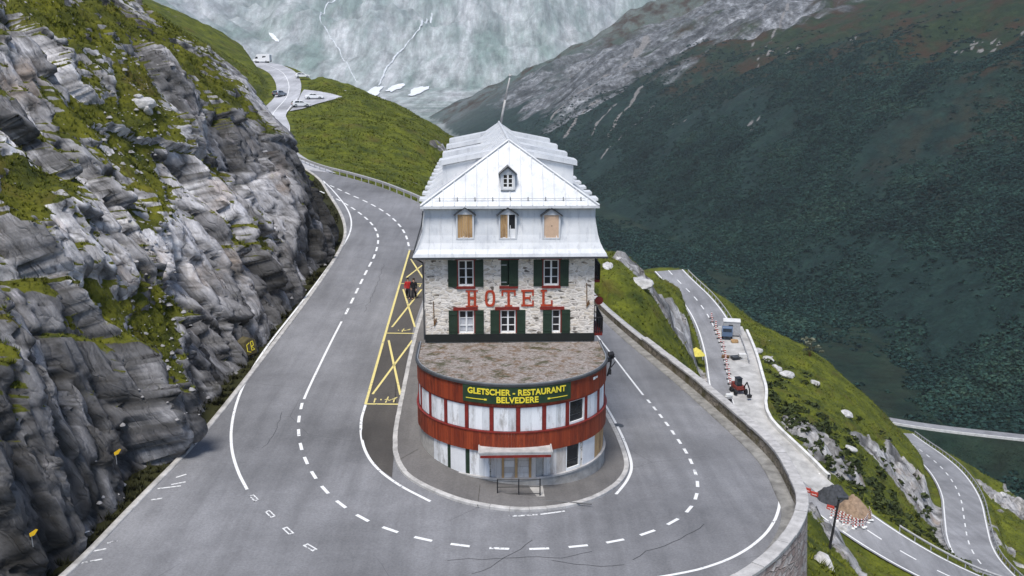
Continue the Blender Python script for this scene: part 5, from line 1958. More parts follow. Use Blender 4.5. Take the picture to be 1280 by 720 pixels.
ib = int(np.argmin(np.abs(wl[:, 1] - on_g(806, 436)[1])))      # where the parapet steps down
W1 = empty('parapet_wall', 'tall curved stone retaining wall with pale coping around the outside of the bend', 'wall', (0, 0, 0))
wall_part('wall', ib, len(wl), [(0, -.3), (0, .86)], M['wall_mossy'], W1)
hs = np.linspace(.86, -7.5, 12)
wall_part('retaining_face', ib, len(wl), [(.47 + (.86 - h) * .06, h) for h in hs], M['wall_stone'], W1)
cb = MB()
rs = random.Random(5)
s = sw[ib]
while s < sw[-1] - .2:
    e = min(s + rs.uniform(.9, 1.5), sw[-1]); dz = rs.uniform(-.015, .02); do_ = rs.uniform(-.02, .02)
    secs = []
    for q in np.linspace(s + .01, e - .01, 4):
        c = np.array([np.interp(q, sw, wl[:, 0]), np.interp(q, sw, wl[:, 1])]); nv = np.array([np.interp(q, sw, NW[:, 0]), np.interp(q, sw, NW[:, 1])])
        z = float(G(*c))
        secs.append([(*(c + nv * a), z + h + dz) for a, h in ((-.07 + do_, .863), (-.07 + do_, .99), (-.04, 1.02), (.50, 1.03), (.53 + do_, 1.0), (.53 + do_, .863))])
    vs = [p for sec in secs for p in sec]; fs = []
    for i in range(3):
        for j in range(6):
            a, b_ = i * 6 + j, i * 6 + (j + 1) % 6; fs.append((a, a + 6, b_ + 6, b_))
    fs += [(0, 1, 2, 3, 4, 5), tuple(18 + k for k in (5, 4, 3, 2, 1, 0))]
    cb.add(vs, fs); s = e
cb.build('coping', M['coping'], W1)
W2 = empty('parapet_wall', 'lower mossy stone parapet running straight back beside the right-hand road', 'wall', (0, 0, 0))
wall_part('wall', 0, ib + 1, [(.05, -.3), (.05, .62), (.02, .72), (.55, .74), (.52, .62), (.60, -4.5)], M['wall_mossy'], W2)
wall_part('coping', 0, ib + 1, [(.0, .723), (.0, .80), (.57, .82), (.57, .723)], M['coping'], W2)
# concrete gutter strip at the wall's foot
P, Nq = wl, NW
tag(sweep('gutter_strip', P, Nq, [(-.72, .008), (-.70, .09), (-.05, .13), (.02, .13)], M['gutter_strip']), kind='structure')

# ------------------------------------------------------------------ guard rails
def guard_rail(label, L, h=.75, mat='rail_grey', spacing=2.0, group=None, name='guard_rail', zoff=0.0, thick=.32):
    root = empty(name, label, 'guard rail', tuple(float(v) for v in L[len(L) // 2]), 0, group)
    o = np.array(root.location)
    P = L[:, :3] - o
    P[:, 2] += zoff
    Tn = np.gradient(P[:, :2], axis=0); Tn /= np.linalg.norm(Tn, axis=1)[:, None] + 1e-9
    Nn = np.c_[-Tn[:, 1], Tn[:, 0]]
    sec = [(-.03, h - thick), (.03, h - thick * .72), (-.03, h - thick * .5), (.03, h - thick * .28), (-.03, h), (-.07, h), (-.07, h - thick), (-.03, h - thick)]
    vs = np.concatenate([np.c_[P[:, :2] + Nn * a, P[:, 2] + z] for a, z in sec])
    np_mesh('rail', vs, grid_faces(len(sec), len(P)), M[mat], False, None, root)
    d = np.r_[0, np.cumsum(np.linalg.norm(np.diff(P[:, :2], axis=0), axis=1))]
    s = 0; first = None; k = 0
    while s < d[-1] and k < 95:
        q = [np.interp(s, d, P[:, i]) for i in range(3)]
        if first is None:
            m = MB(); m.span(-.06, .06, -.05, .05, -.4, h - .04); first = m.build('post', M[mat], root); p = first
        else:
            p = first.copy(); col.objects.link(p); p.parent = root
        p.location = q; s += spacing; k += 1
    return root


fe = far_edge[:, :2]
guard_rail('grey steel guard rail on the outside of the bend behind the hotel', np.c_[fe, G(fe[:, 0], fe[:, 1])], .85, thick=.4)
tag(sweep('kerb', fe, np.zeros_like(fe) + [0, 0], [(0, 0), (0, .01)], M['kerb']), kind='structure')
i0, i1 = 6, len(works_c) - 1
dW = np.r_[0, np.cumsum(np.linalg.norm(np.diff(works_c[:, :2], axis=0), axis=1))]
kxy = lambda C, q: int(np.argmin(np.linalg.norm(C[:, :2] - np.array(q[:2]), axis=1)))
e1 = kxy(works_c, at_z(912, 455, -27)); e2 = kxy(works_c, at_z(922, 525, -29.2)); e3 = kxy(works_c, at_z(1100, 672, -34.2))
WR = offset_line(works_c, 4.25)
sgn = 1.0 if WR[len(WR) // 2, 0] > works_c[len(works_c) // 2, 0] else -1.0
WR = offset_line(works_c, 3.95 * sgn); WLft = offset_line(works_c, -3.95 * sgn)
guard_rail('pale guard rail beside the far stretch of the road with the works', WR[2:e1], .8)
guard_rail('pale guard rail on the outer edge of the lower road at the bottom right', WR[e3:], .8)
guard_rail('grey guard rail on the hill side left of the red-white beacons', WLft[4:e1], .6, thick=.22)
LR = offset_line(low_c, 4.0 * sgn); LL = offset_line(low_c, -4.0 * sgn)
guard_rail('long pale guard rail curving along the valley side of the lowest hillside road', LR, .8)
e4 = kxy(low_c, at_z(1185, 655, -55.3))
guard_rail('short guard rail on the inner side of the lowest hillside road', LL[e4:], .8)
# valley road: pale retaining wall under its near edge
va = offset_line(val_c, 3.5); vb = offset_line(val_c, -3.5)
near = va if va[10, 1] < vb[10, 1] else vb
vw = MB()
for p, q in zip(near, near[1:]):
    vw.add([(p[0], p[1], p[2] - 2.2), (q[0], q[1], q[2] - 2.2), (q[0], q[1], q[2] + .5), (p[0], p[1], p[2] + .5), (p[0], p[1] + .5, p[2] - 2.2), (q[0], q[1] + .5, q[2] - 2.2), (q[0], q[1] + .5, q[2] + .5), (p[0], p[1] + .5, p[2] + .5)], [(0, 1, 2, 3), (3, 2, 6, 7), (5, 4, 7, 6)])
tag(vw.build('retaining_wall', M['white_concrete']), 'long pale retaining wall under the road on the valley floor', 'wall')
# ------------------------------------------------------------------ people
def skin_mesh(name, verts, edges, radii, mat, parent, sub=1, root=0):
    me = bpy.data.meshes.new(name)
    me.from_pydata(verts, edges, [])
    o = bpy.data.objects.new(name, me); col.objects.link(o)
    o.modifiers.new('skin', 'SKIN').use_smooth_shade = True
    for i, r in enumerate(radii):
        sv_ = me.skin_vertices[0].data[i]
        sv_.radius = (r, r) if not isinstance(r, tuple) else r
        sv_.use_root = (i == root)
    s = o.modifiers.new('sub', 'SUBSURF'); s.levels = sub; s.render_levels = sub
    dg = bpy.context.evaluated_depsgraph_get()
    m2 = bpy.data.meshes.new_from_object(o.evaluated_get(dg))
    m2.name = name
    bpy.data.objects.remove(o)
    m2.materials.clear(); m2.materials.append(mat)
    for p in m2.polygons: p.use_smooth = True
    o = bpy.data.objects.new(name, m2); col.objects.link(o); o.parent = parent
    return o


def person(label, loc, rz, coat, stride, long_hair):
    root = empty('person', label, 'person', loc, rz, 'people walking beside the hotel')
    root.name = 'person'
    s = stride
    V, E_, Rd = [], [], []

    def v(p, r, par=None):
        V.append(p); Rd.append(r)
        if par is not None: E_.append((par, len(V) - 1))
        return len(V) - 1
    pel = v((0, 0, .95), (.15, .11))
    sp = v((0, .0, 1.15), (.135, .10), pel); ch = v((0, .01, 1.36), (.16, .11), sp)
    nk = v((0, 0, 1.50), .055, ch); hd = v((0, -.01, 1.60), (.075, .09), nk); tp = v((0, -.005, 1.70), (.072, .088), hd)
    v((0, -.095, 1.615), .018, hd)           # nose
    for sx in (-1, 1): v((sx * .085, .0, 1.62), .017, hd)        # ears
    for sx in (-1, 1):
        f = s * sx
        hip = v((sx * .09, 0, .88), .095, pel); kn = v((sx * .10, -.16 * f - .02, .50), .062, hip); an_ = v((sx * .10, -.26 * f + .06 + (.06 if f < 0 else 0), .09), .042, kn)
        v((sx * .11, an_ and V[an_][1] - .15, .045), (.042, .035), an_)
        sh = v((sx * .19, .01, 1.42), .062, ch); el = v((sx * .25, .05 + .06 * f, 1.14), .045, sh); wr = v((sx * .24, -.06 + .16 * f, .90), .030, el)
        pm = v((sx * .235, -.085 + .18 * f, .83), (.022, .035), wr)
        for k, (dy, ln) in enumerate(((-.032, .070), (-.011, .080), (.011, .075), (.032, .058))):
            a = v((sx * .232, V[pm][1] + dy, .79), .0095, pm); v((sx * .220, V[pm][1] + dy - .012, .79 - ln), .008, a)
        th = v((sx * .215, V[pm][1] - .05, .83), .010, pm); v((sx * .205, V[pm][1] - .065, .79), .009, th)
    skin_mesh('body', V, E_, Rd, M['skin'], root, 1, pel)
    # jacket
    cv = [(0, 0, .86), (0, 0, 1.0), (0, 0, 1.18), (0, .01, 1.38), (0, 0, 1.49)]; ce = [(0, 1), (1, 2), (2, 3), (3, 4)]; cr = [(.22, .18), (.20, .16), (.18, .145), (.20, .15), .08]
    for sx in (-1, 1):
        f = s * sx; n = len(cv)
        cv += [(sx * .20, .01, 1.43), (sx * .26, .05 + .06 * f, 1.14), (sx * .245, -.05 + .15 * f, .925)]; cr += [.082, .064, .048]; ce += [(3, n), (n, n + 1), (n + 1, n + 2)]
    skin_mesh('jacket', cv, ce, cr, coat, root, 1, 2)
    tv = [(0, 0, .98), (0, 0, .90)]; te = [(0, 1)]; tr = [(.19, .15), (.20, .16)]
    for sx in (-1, 1):
        f = s * sx; n = len(tv)
        tv += [(sx * .095, 0, .80), (sx * .10, -.16 * f - .02, .50), (sx * .10, -.25 * f + .055 + (.06 if f < 0 else 0), .13)]; tr += [.135, .105, .085]; te += [(1, n), (n, n + 1), (n + 1, n + 2)]
    skin_mesh('trousers', tv, te, tr, M['cloth_dark'], root, 1, 1)
    for sx in (-1, 1):
        f = s * sx
        ay = -.26 * f + .06 + (.06 if f < 0 else 0)
        skin_mesh('shoe', [(sx * .10, ay + .04, .06), (sx * .105, ay - .06, .055), (sx * .11, ay - .17, .045)], [(0, 1), (1, 2)], [(.05, .055), (.05, .05), (.045, .035)], M['shoe'], root, 1, 1)
    hv = [(0, .02, 1.60), (0, .02, 1.68), (0, .01, 1.735)]; hr = [(.083, .082), (.09, .098), .06]; he = [(0, 1), (1, 2)]
    if long_hair:
        hv += [(0, .07, 1.52), (0, .09, 1.40)]; hr += [(.085, .05), (.07, .035)]; he += [(0, 3), (3, 4)]
    skin_mesh('hair', hv, he, hr, M['hair'], root, 1, 1)
    return root


pa_ = on_g(510.3, 373.5); pb_ = on_g(517.6, 374)
person('person in a red jacket and dark trousers walking beside the hotel wall', pa_, R(8), M['cloth_red'], 1.0, False)
person('person dressed all in black walking next to the one in the red jacket', pb_, R(-6), M['cloth_black'], -.8, True)

# ------------------------------------------------------------------ vehicles on the upper road
def car(label, loc, rz, paint, kind='saloon', rx=0.0):
    root = empty('parked_car' if kind != 'camper' else 'camper_van', label, 'car' if kind != 'camper' else 'camper van', loc, rz)
    root.rotation_euler = (rx, 0, rz)
    if kind == 'camper':
        L, W_, prof_ = 5.9, 2.15, [(-2.95, .45), (-2.95, 2.7), (-2.7, 2.85), (1.2, 2.85), (1.75, 2.6), (1.9, 1.95), (2.55, 1.25), (2.95, 1.05), (2.95, .45)]
        glass = [[(1.2, 1.35), (1.2, 2.0), (1.8, 2.0), (2.3, 1.38)], [(-1.6, 1.6), (-1.6, 2.2), (-.4, 2.2), (-.4, 1.6)]]
        screen = ((1.93, 1.93), (2.5, 1.30))
        wheels = (-1.7, 1.9)
    elif kind == 'hatch':
        L, W_, prof_ = 4.1, 1.75, [(-2.0, .35), (-2.05, .95), (-1.75, 1.38), (-.9, 1.50), (.2, 1.46), (1.0, .98), (1.9, .80), (2.05, .62), (2.02, .35)]
        glass = [[(-1.55, 1.0), (-1.35, 1.34), (-.45, 1.40), (-.45, 1.0)], [(-.36, 1.0), (-.36, 1.40), (.15, 1.36), (.72, 1.0)]]
        screen = ((.27, 1.42), (.95, 1.0))
        wheels = (-1.3, 1.3)
    else:
        L, W_, prof_ = 4.5, 1.8, [(-2.2, .35), (-2.25, .85), (-2.1, .98), (-1.5, 1.02), (-.8, 1.40), (.2, 1.42), (1.0, .98), (2.0, .80), (2.25, .6), (2.22, .35)]
        glass = [[(-1.25, 1.03), (-.75, 1.33), (-.28, 1.34), (-.28, 1.02)], [(-.2, 1.02), (-.2, 1.34), (.15, 1.34), (.75, 1.0)]]
        screen = ((.27, 1.38), (.95, 1.0))
        wheels = (-1.38, 1.38)
    hw = W_ / 2
    b = MB(); n = len(prof_)
    vs = []
    for sx, ins in ((-1, .0), (1, .0)):
        for (x, z) in prof_:
            k = hw - .14 * max(0, min(1, (z - .9) / .5)) * (1 if kind != 'camper' else .3)
            vs.append((x, sx * k, z))
    fs = [tuple(range(n)), tuple(range(2 * n - 1, n - 1, -1))] + [(i, n + i, n + (i + 1) % n, (i + 1) % n) for i in range(n)]
    b.add(vs, fs)
    b.build('body', paint, root, bevel=.06)
    for sx in (-1, 1):
        for gl in glass:
            g = MB()
            pts = [(x, sx * (hw - .14 * max(0, min(1, (z - .9) / .5)) * (1 if kind != 'camper' else .3) + .012), z) for x, z in gl]
            g.add(pts, [tuple(range(len(pts)))]); g.build('side_window', M['car_glass'], root)
    (x0, z0), (x1, z1) = screen
    g = MB(); nx, nz = (z0 - z1), (x1 - x0); l_ = math.hypot(nx, nz); nx, nz = nx / l_ * .015, nz / l_ * .015
    g.quad((x1 + nx, -hw + .16, z1 + nz), (x1 + nx, hw - .16, z1 + nz), (x0 + nx, hw - .24, z0 + nz), (x0 + nx, -hw + .24, z0 + nz)); g.build('windscreen', M['car_glass'], root)
    xb = prof_[1][0]; xb2, zb1 = (prof_[2] if kind != 'saloon' else prof_[4]); zb0 = prof_[1][1] if kind != 'saloon' else prof_[3][1]; xb1 = xb if kind != 'saloon' else prof_[3][0]
    if kind != 'camper':
        g = MB(); g.quad((xb1 - .01, hw - .2, zb0 + .06), (xb1 - .01, -hw + .2, zb0 + .06), (xb2 - .02, -hw + .28, zb1 - .03), (xb2 - .02, hw - .28, zb1 - .03)); g.build('rear_window', M['car_glass'], root)
    for wx in wheels:
        for sx in (-1, 1):
            w = MB(); w.tube((wx, sx * (hw - .2), .33), (wx, sx * (hw + .02), .33), .33, n=18); wo = w.build('wheel', M['rubber'], root)
            w = MB(); w.tube((wx, sx * (hw + .021), .33), (wx, sx * (hw + .035), .33), .20, n=12); w.build('rim', M['steel'], wo)
    xf = prof_[-2][0]
    for sx in (-1, 1):
        w = MB(); w.box((xf - .02, sx * (hw - .3), .70), (.08, .36, .14)); w.build('headlight', M['lamp_clear'], root)
        w = MB(); w.box((xb - .02, sx * (hw - .22), .80), (.06, .24, .16)); w.build('tail_light', M['lamp_red'], root)
    w = MB(); w.box((xf + .02, 0, .45), (.08, W_ * .92, .18)); w.box((xb - .02, 0, .45), (.08, W_ * .92, .18)); w.build('bumper', M['car_dark'], root)
    return root


def cpos(px, py): return on_g(px, py, .03)


c_ = cpos(349.5, 120.5); car('dark grey car driving up the road above the hotel, nearest the rock', c_, R(70), M['car_grey'], 'hatch')
c_ = cpos(393, 124.0); car('white car parked broadside in the middle of the lay-by above the hotel', c_, R(8), M['car_white'], 'saloon')
c_ = cpos(376.0, 133.6); car('white car with dark rear parked at the near edge of the lay-by', c_, R(25), M['car_white'], 'hatch')
c_ = cpos(378.5, 97.5); car('white car parked on the verge where the road bends above the lay-by', c_, R(12), M['car_white'], 'hatch')
c_ = cpos(328, 78.5); car('white camper van at the top of the road beside the rocks', c_, R(175), M['car_white'], 'camper')

# ------------------------------------------------------------------ road works on the lower road
def pt_works(px, py):
    for z in np.arange(-20, -38, -.05):
        x, y, _ = at_z(px, py, z)
        k = int(np.argmin((works_c[:, 0] - x) ** 2 + (works_c[:, 1] - y) ** 2))
        if z <= works_c[k, 2]: return (x, y, float(works_c[k, 2]))
    return (x, y, z)


# milled strip and hard standing on the valley side
ka, kb_ = kxy(works_c, at_z(897, 408, -25.3)), kxy(works_c, at_z(1034, 626, -32.6))
WS = works_c[ka:kb_]
wid = 5.5 - 1.8 * sstep(np.arange(len(WS)), len(WS) * .45, len(WS) * .7)
inn = offset_line(WS, -.1 * sgn); outw = inn + (offset_line(WS, 6.2 * sgn) - inn) * (wid / 6.3)[:, None]
tag(ribbon('milled_strip', inn, outw, M['works'], .035, 6), kind='structure')
LW = outw[4:-4]
lw = MB()
for i, (p, q) in enumerate(zip(LW, LW[1:])):
    lw.add([(p[0], p[1], p[2] - 3), (q[0], q[1], q[2] - 3), (q[0], q[1], q[2] + .7), (p[0], p[1], p[2] + .7), (p[0] + .45, p[1], p[2] - 3), (q[0] + .45, q[1], q[2] - 3), (q[0] + .45, q[1], q[2] + .7), (p[0] + .45, p[1], p[2] + .7)], [(0, 1, 2, 3), (3, 2, 6, 7), (5, 4, 7, 6)])
tag(lw.build('retaining_wall', M['white_concrete']), 'new pale concrete edge wall along the valley side of the road works', 'wall')


def beacon():
    r = empty('traffic_beacon', 'upright red and white striped beacon in the row dividing the road works from the lane', 'beacon', (0, 0, 0), 0, 'beacons along the road works')
    b = MB(); b.box((0, 0, .06), (.8, .4, .12)); b.build('foot', M['rubber'], r)
    b = MB(); b.span(-.14, .14, -.03, .03, .12, 1.15); b.build('board', M['plastic_white'], r)
    for z in (.25, .62, .98):
        b = MB(); b.span(-.15, .15, -.036, .036, z - .07, z + .10); b.build('stripe', M['plastic_red'], r)
    return r


bc0 = None
i = 0
BL = offset_line(works_c, .1 * sgn)
s = dW[ka] - 4
while s < dW[kxy(works_c, at_z(912, 492, -28.2))]:
    q = [float(np.interp(s, dW, BL[:, k])) for k in range(3)]
    if bc0 is None: bc0 = beacon(); o = bc0
    else: o = copy_tree(bc0)
    o.location = (q[0] + random.uniform(-.2, .2), q[1], q[2] + .02); o.rotation_euler = (0, 0, random.uniform(-.3, .3))
    s += 2.1; i += 1

# site hut
p = pt_works(914, 418)
hut = empty('site_container', 'grey-white corrugated site container beside the road works', 'container', p, R(-12))
b = MB(); b.span(-1.5, 1.5, -1.25, 1.25, .12, 2.7)
for k in range(9): b.span(-1.4 + k * .33, -1.24 + k * .33, -1.30, -1.253, .25, 2.5)
for k in range(7): b.span(1.503, 1.55, -1.1 + k * .33, -.94 + k * .33, .25, 2.5)
b.build('body', M['rail_grey'], hut)
b = MB(); b.span(-1.6, 1.6, -1.35, 1.35, 2.703, 2.80); b.build('roof', M['white_concrete'], hut)
b = MB(); b.span(-.6, .2, -1.325, -1.305, .2, 2.2); b.build('door', M['gutter'], hut)
b = MB(); b.span(-1.4, 1.4, -1.2, -1.0, 0, .117); b.span(-1.4, 1.4, 1.0, 1.2, 0, .117); b.build('skid', M['gutter'], hut)
# lorry
p = pt_works(908.5, 420)
lo = empty('lorry', 'small flatbed lorry with a blue and white cab parked left of the site container', 'lorry', p, R(-12 - 90))
b = MB(); b.add([(1.2, -.95, .55), (2.6, -.95, .55), (2.6, -.95, 1.4), (2.3, -.95, 2.25), (1.2, -.95, 2.25), (1.2, .95, .55), (2.6, .95, .55), (2.6, .95, 1.4), (2.3, .95, 2.25), (1.2, .95, 2.25)], [(0, 1, 2, 3, 4), (9, 8, 7, 6, 5), (0, 5, 6, 1), (1, 6, 7, 2), (2, 7, 8, 3), (3, 8, 9, 4), (4, 9, 5, 0)]); b.build('cab', M['car_blue'], lo, bevel=.05)
b = MB(); b.quad((2.615, -.8, 1.42), (2.615, .8, 1.42), (2.33, .8, 2.15), (2.33, -.8, 2.15)); b.build('windscreen', M['car_glass'], lo)
b = MB(); b.span(-2.4, 1.12, -1.0, 1.0, .85, 1.0); b.span(-2.4, 1.12, -1.0, -.94, 1.003, 1.4); b.span(-2.4, 1.12, .94, 1.0, 1.003, 1.4); b.span(-2.4, -2.34, -.937, .937, 1.003, 1.4); b.build('bed', M['rail_grey'], lo)
for wx in (-1.5, 1.9):
    for sx in (-1, 1):
        b = MB(); b.tube((wx, sx * .7, .42), (wx, sx * .97, .42), .42, n=16); b.build('wheel', M['rubber'], lo)
# excavator
p = pt_works(923, 492)
ex_ = empty('excavator', 'compact red and black wheeled excavator standing on the pale milled strip', 'excavator', p, R(-80))
b = MB(); b.span(-1.0, .9, -.75, .75, .75, 1.35); b.span(-1.25, -.5, -.8, .8, .9, 1.7); b.build('body', M['digger_red'], ex_, bevel=.05)
b = MB(); b.span(-.4, .7, -.6, .25, 1.36, 2.6); b.build('cab', M['car_glass'], ex_, bevel=.05)
b = MB(); b.span(-.45, .75, -.65, .3, 2.61, 2.7); b.build('cab_roof', M['black_metal'], ex_)
b = MB(); b.path([(.8, .5, 1.2), (1.9, .5, 2.4), (2.9, .5, 1.6), (3.1, .5, .7)], .11, 6); b.build('boom', M['black_metal'], ex_)
b = MB(); b.add([(2.8, .2, .7), (3.4, .2, .75), (3.2, .2, .2), (2.7, .2, .25), (2.8, .8, .7), (3.4, .8, .75), (3.2, .8, .2), (2.7, .8, .25)], [(0, 1, 2, 3), (7, 6, 5, 4), (0, 4, 5, 1), (2, 6, 7, 3), (1, 5, 6, 2), (0, 3, 7, 4)]); b.build('bucket', M['black_metal'], ex_)
for wx in (-.8, .8):
    for sx in (-1, 1):
        b = MB(); b.tube((wx, sx * .7, .45), (wx, sx * 1.05, .45), .45, n=16); b.build('wheel', M['rubber'], ex_)
# pallets and pipes in the middle of the works
for px, py, mt, lab, nm, cat, sz in ((921, 449, 'gutter', 'dark stack of formwork boards lying across the milled strip', 'board_stack', 'boards', (2.2, 1.4, .6)), (928, 449, 'white_concrete', 'pale concrete block at the valley edge next to the dark board stack', 'concrete_block', 'block', (1.4, 1.1, 1.0)),
                                     (907, 447, 'rust', 'low rusty pile of reinforcing mesh beside the beacons', 'mesh_pile', 'steel mesh', (1.4, 1.0, .35)), (911, 496, 'plastic_white', 'white barrier board lying on the ground near the last beacon', 'barrier_board', 'barrier', (1.2, .5, .5)), (918, 428, 'tan_wood', 'stack of raw timber planks in front of the site container', 'plank_stack', 'planks', (1.3, 1.0, .5)), (911, 503, 'rubber', 'small dark vibrating plate left of the excavator bucket', 'plate_compactor', 'compactor', (.9, .6, .5))):
    p = pt_works(px, py)
    b = MB(); n = 4
    for k in range(n):
        b.box((random.uniform(-.06, .06), random.uniform(-.06, .06), sz[2] * (k + .5) / n), (sz[0] * random.uniform(.85, 1), sz[1] * random.uniform(.85, 1), sz[2] / n * .9), random.uniform(-.12, .12))
    if nm == 'plate_compactor': b.path([(-.3, 0, .4), (-.9, 0, 1.0)], .04, 5)
    o = b.build(nm, M[mt], bevel=.02); o.location = p; o.rotation_euler = (0, 0, random.uniform(-.4, .4))
    tag(o, lab, cat)


def heap(name, label, cat, c, rx, ry, h, mat, seed, rz=0):
    n, m = 40, 16
    vs = []
    for j in range(m):
        q = j / (m - 1)
        for i in range(n):
            a = 2 * math.pi * i / n
            vs.append((rx * q * math.cos(a), ry * q * math.sin(a), 0))
    V_ = np.array(vs)
    q = np.sqrt((V_[:, 0] / rx) ** 2 + (V_[:, 1] / ry) ** 2)
    V_[:, 2] = h * np.clip(1 - q ** 1.5, 0, 1) * (1 + .25 * fbm(V_[:, 0] / 1.4 + seed, V_[:, 1] / 1.4, 4, seed)) + .12 * fbm(V_[:, 0] / .35, V_[:, 1] / .35 + seed, 3, seed) * (q < .98) - .05
    V_[:, :2] *= (1 + .12 * fbm(V_[:, 0] / 1.5 + 5, V_[:, 1] / 1.5, 3, seed + 3))[:, None]
    f = []
    for j in range(m - 1):
        for i in range(n): f.append((j * n + i, j * n + (i + 1) % n, (j + 1) * n + (i + 1) % n, (j + 1) * n + i))
    o = np_mesh(name, V_, np.array(f)[:, ::-1], mat)
    o.location = c; o.rotation_euler = (0, 0, rz)
    return tag(o, label, cat)


heap('asphalt_heap', 'dark heap of broken asphalt piled on the lower road', 'heap', pt_works(1041, 624), 2.5, 1.9, 2.0, M['heap_dark'], 5, R(-30))
heap('gravel_heap', 'brown heap of gravel piled on the lower road behind red and white barriers', 'heap', pt_works(1066, 641), 2.3, 1.8, 2.3, M['heap_brown'], 9, R(-30))


def barrier(label, p, rz):
    r = empty('barrier_fence', label, 'barrier', p, rz, 'striped barriers around the gravel heap')
    for z in (.35, .75, 1.1):
        b = MB(); b.span(-.9, .9, -.02, .02, z - .07, z + .08); rl = b.build('rail', M['plastic_white'], r)
        for k in range(4):
            b = MB(); b.span(-.8 + k * .45, -.58 + k * .45, -.026, .026, z - .07, z + .08); b.build('stripe', M['plastic_red'], rl)
    for x in (-.7, .7):
        b = MB(); b.span(x - .03, x + .03, -.019, .019, 0, 1.2); b.box((x, 0, .05), (.35, .7, .1)); b.build('leg', M['plastic_white'], r)
    return r


bl = ['leftmost red and white striped barrier in front of the gravel heap', 'second red and white striped barrier from the left at the gravel heap', 'red and white striped barrier at the foot of the gravel heap nearest the camera', 'striped barrier at the right front corner of the gravel heap', 'striped barrier standing on the right flank of the gravel heap', 'uppermost striped barrier behind the right side of the gravel heap']
for k, (px, py, rz) in enumerate(((1046, 649, -30), (1054, 654, -28), (1062, 658, -20), (1072, 660, 10), (1082, 656, 55), (1087, 648, 80))):
    barrier(bl[k], pt_works(px, py), R(rz))
for k, (px, py) in enumerate(((1009, 615), (1018, 621), (1038, 637))):
    r = empty('water_barrier', ('red plastic barrier block closest to the stone parapet', 'red plastic barrier block second from the stone parapet', 'red plastic barrier block below the dark asphalt heap')[k], 'barrier', pt_works(px, py), R(-38), 'red barrier blocks on the lower road'); r.scale = (.55, .55, .6)
    b = MB(); b.add([(-.9, -.3, 0), (.9, -.3, 0), (.9, .3, 0), (-.9, .3, 0), (-.85, -.12, .95), (.85, -.12, .95), (.85, .12, .95), (-.85, .12, .95)], [(3, 2, 1, 0), (4, 5, 6, 7), (0, 1, 5, 4), (1, 2, 6, 5), (2, 3, 7, 6), (3, 0, 4, 7)]); b.build('body', M['plastic_red'], r, bevel=.05)
    b = MB(); b.span(-.6, .6, -.27, -.235, .30, .42); b.build('reflector', M['plastic_white'], r)

# lamp post on the slope
base = hit_hill(1036, 686)
lp_ = empty('lamp_post', 'tall dark leaning pole with a small lamp head on the grass slope below the parapet', 'lamp post', base or (30, 78, -20), 0)
top = at_y(1049, 623, lp_.location.y + 1.0)
t_ = Vector(top) - lp_.location
b = MB(); b.tube((0, 0, -.6), tuple(t_), .13, .09, 8); b.build('pole', M['black_metal'], lp_)
b = MB(); b.box((t_.x + .3, t_.y, t_.z + .05), (.9, .35, .2)); b.build('lamp_head', M['gutter'], lp_)
# yellow tarpaulin bundle at the back of the cutting
y_ = hit_hill(868, 444, 80)
if y_:
    o = heap('tarpaulin_bundle', 'crumpled yellow tarpaulin lying at the foot of the rock left of the works road', 'tarpaulin', (y_[0], y_[1], y_[2] + .1), 1.9, 1.2, 1.3, M['yellow_tarp'], 14)

# ------------------------------------------------------------------ yellow markers on the rock face
tree_v = P1.reshape(-1, 3)


def on_cliff(px, py, r=.0):
    """closest visible point of the rock face along the sight line of a pixel"""
    a, b_, c = ray(px, py)
    dv_ = np.array([a, b_, c]); dv_ /= np.linalg.norm(dv_)
    q = tree_v - np.array([0, 0, CAM_H])
    t_ = q @ dv_
    off = np.linalg.norm(q - t_[:, None] * dv_, axis=1)
    m = off < .25
    if not m.any(): m = off < off.min() + .2
    i = np.where(m)[0][np.argmin(t_[m])]
    return tuple(tree_v[i]), i


for k, (px, py, lab) in enumerate(((143, 578, 'yellow arrow sign on a short post halfway along the dark cliff foot'), (45, 672, 'yellow arrow sign on a short post fixed to the rock at the lower left'))):
    p, _ = on_cliff(px, py)
    r = empty('marker_sign', lab, 'sign', (p[0] + .15, p[1] - .1, p[2] - .1), R(20), 'yellow signs on the rock face'); r.scale = (.62, .62, .62)
    b = MB(); b.tube((0, 0, -.25), (-.02, 0, .62), .035, n=6); b.build('post', M['steel'], r)
    b = MB(); b.add([(-.10, -.03, .52), (.18, -.03, .62), (.42, -.03, .98), (.30, -.03, 1.04), (-.14, -.03, .78), (-.10, .0, .52), (.18, .0, .62), (.42, .0, .98), (.30, .0, 1.04), (-.14, .0, .78)], [(0, 1, 2, 3, 4), (9, 8, 7, 6, 5), (0, 5, 6, 1), (1, 6, 7, 2), (2, 7, 8, 3), (3, 8, 9, 4), (4, 9, 5, 0)]); b.build('panel', M['yellow_sign'], r)
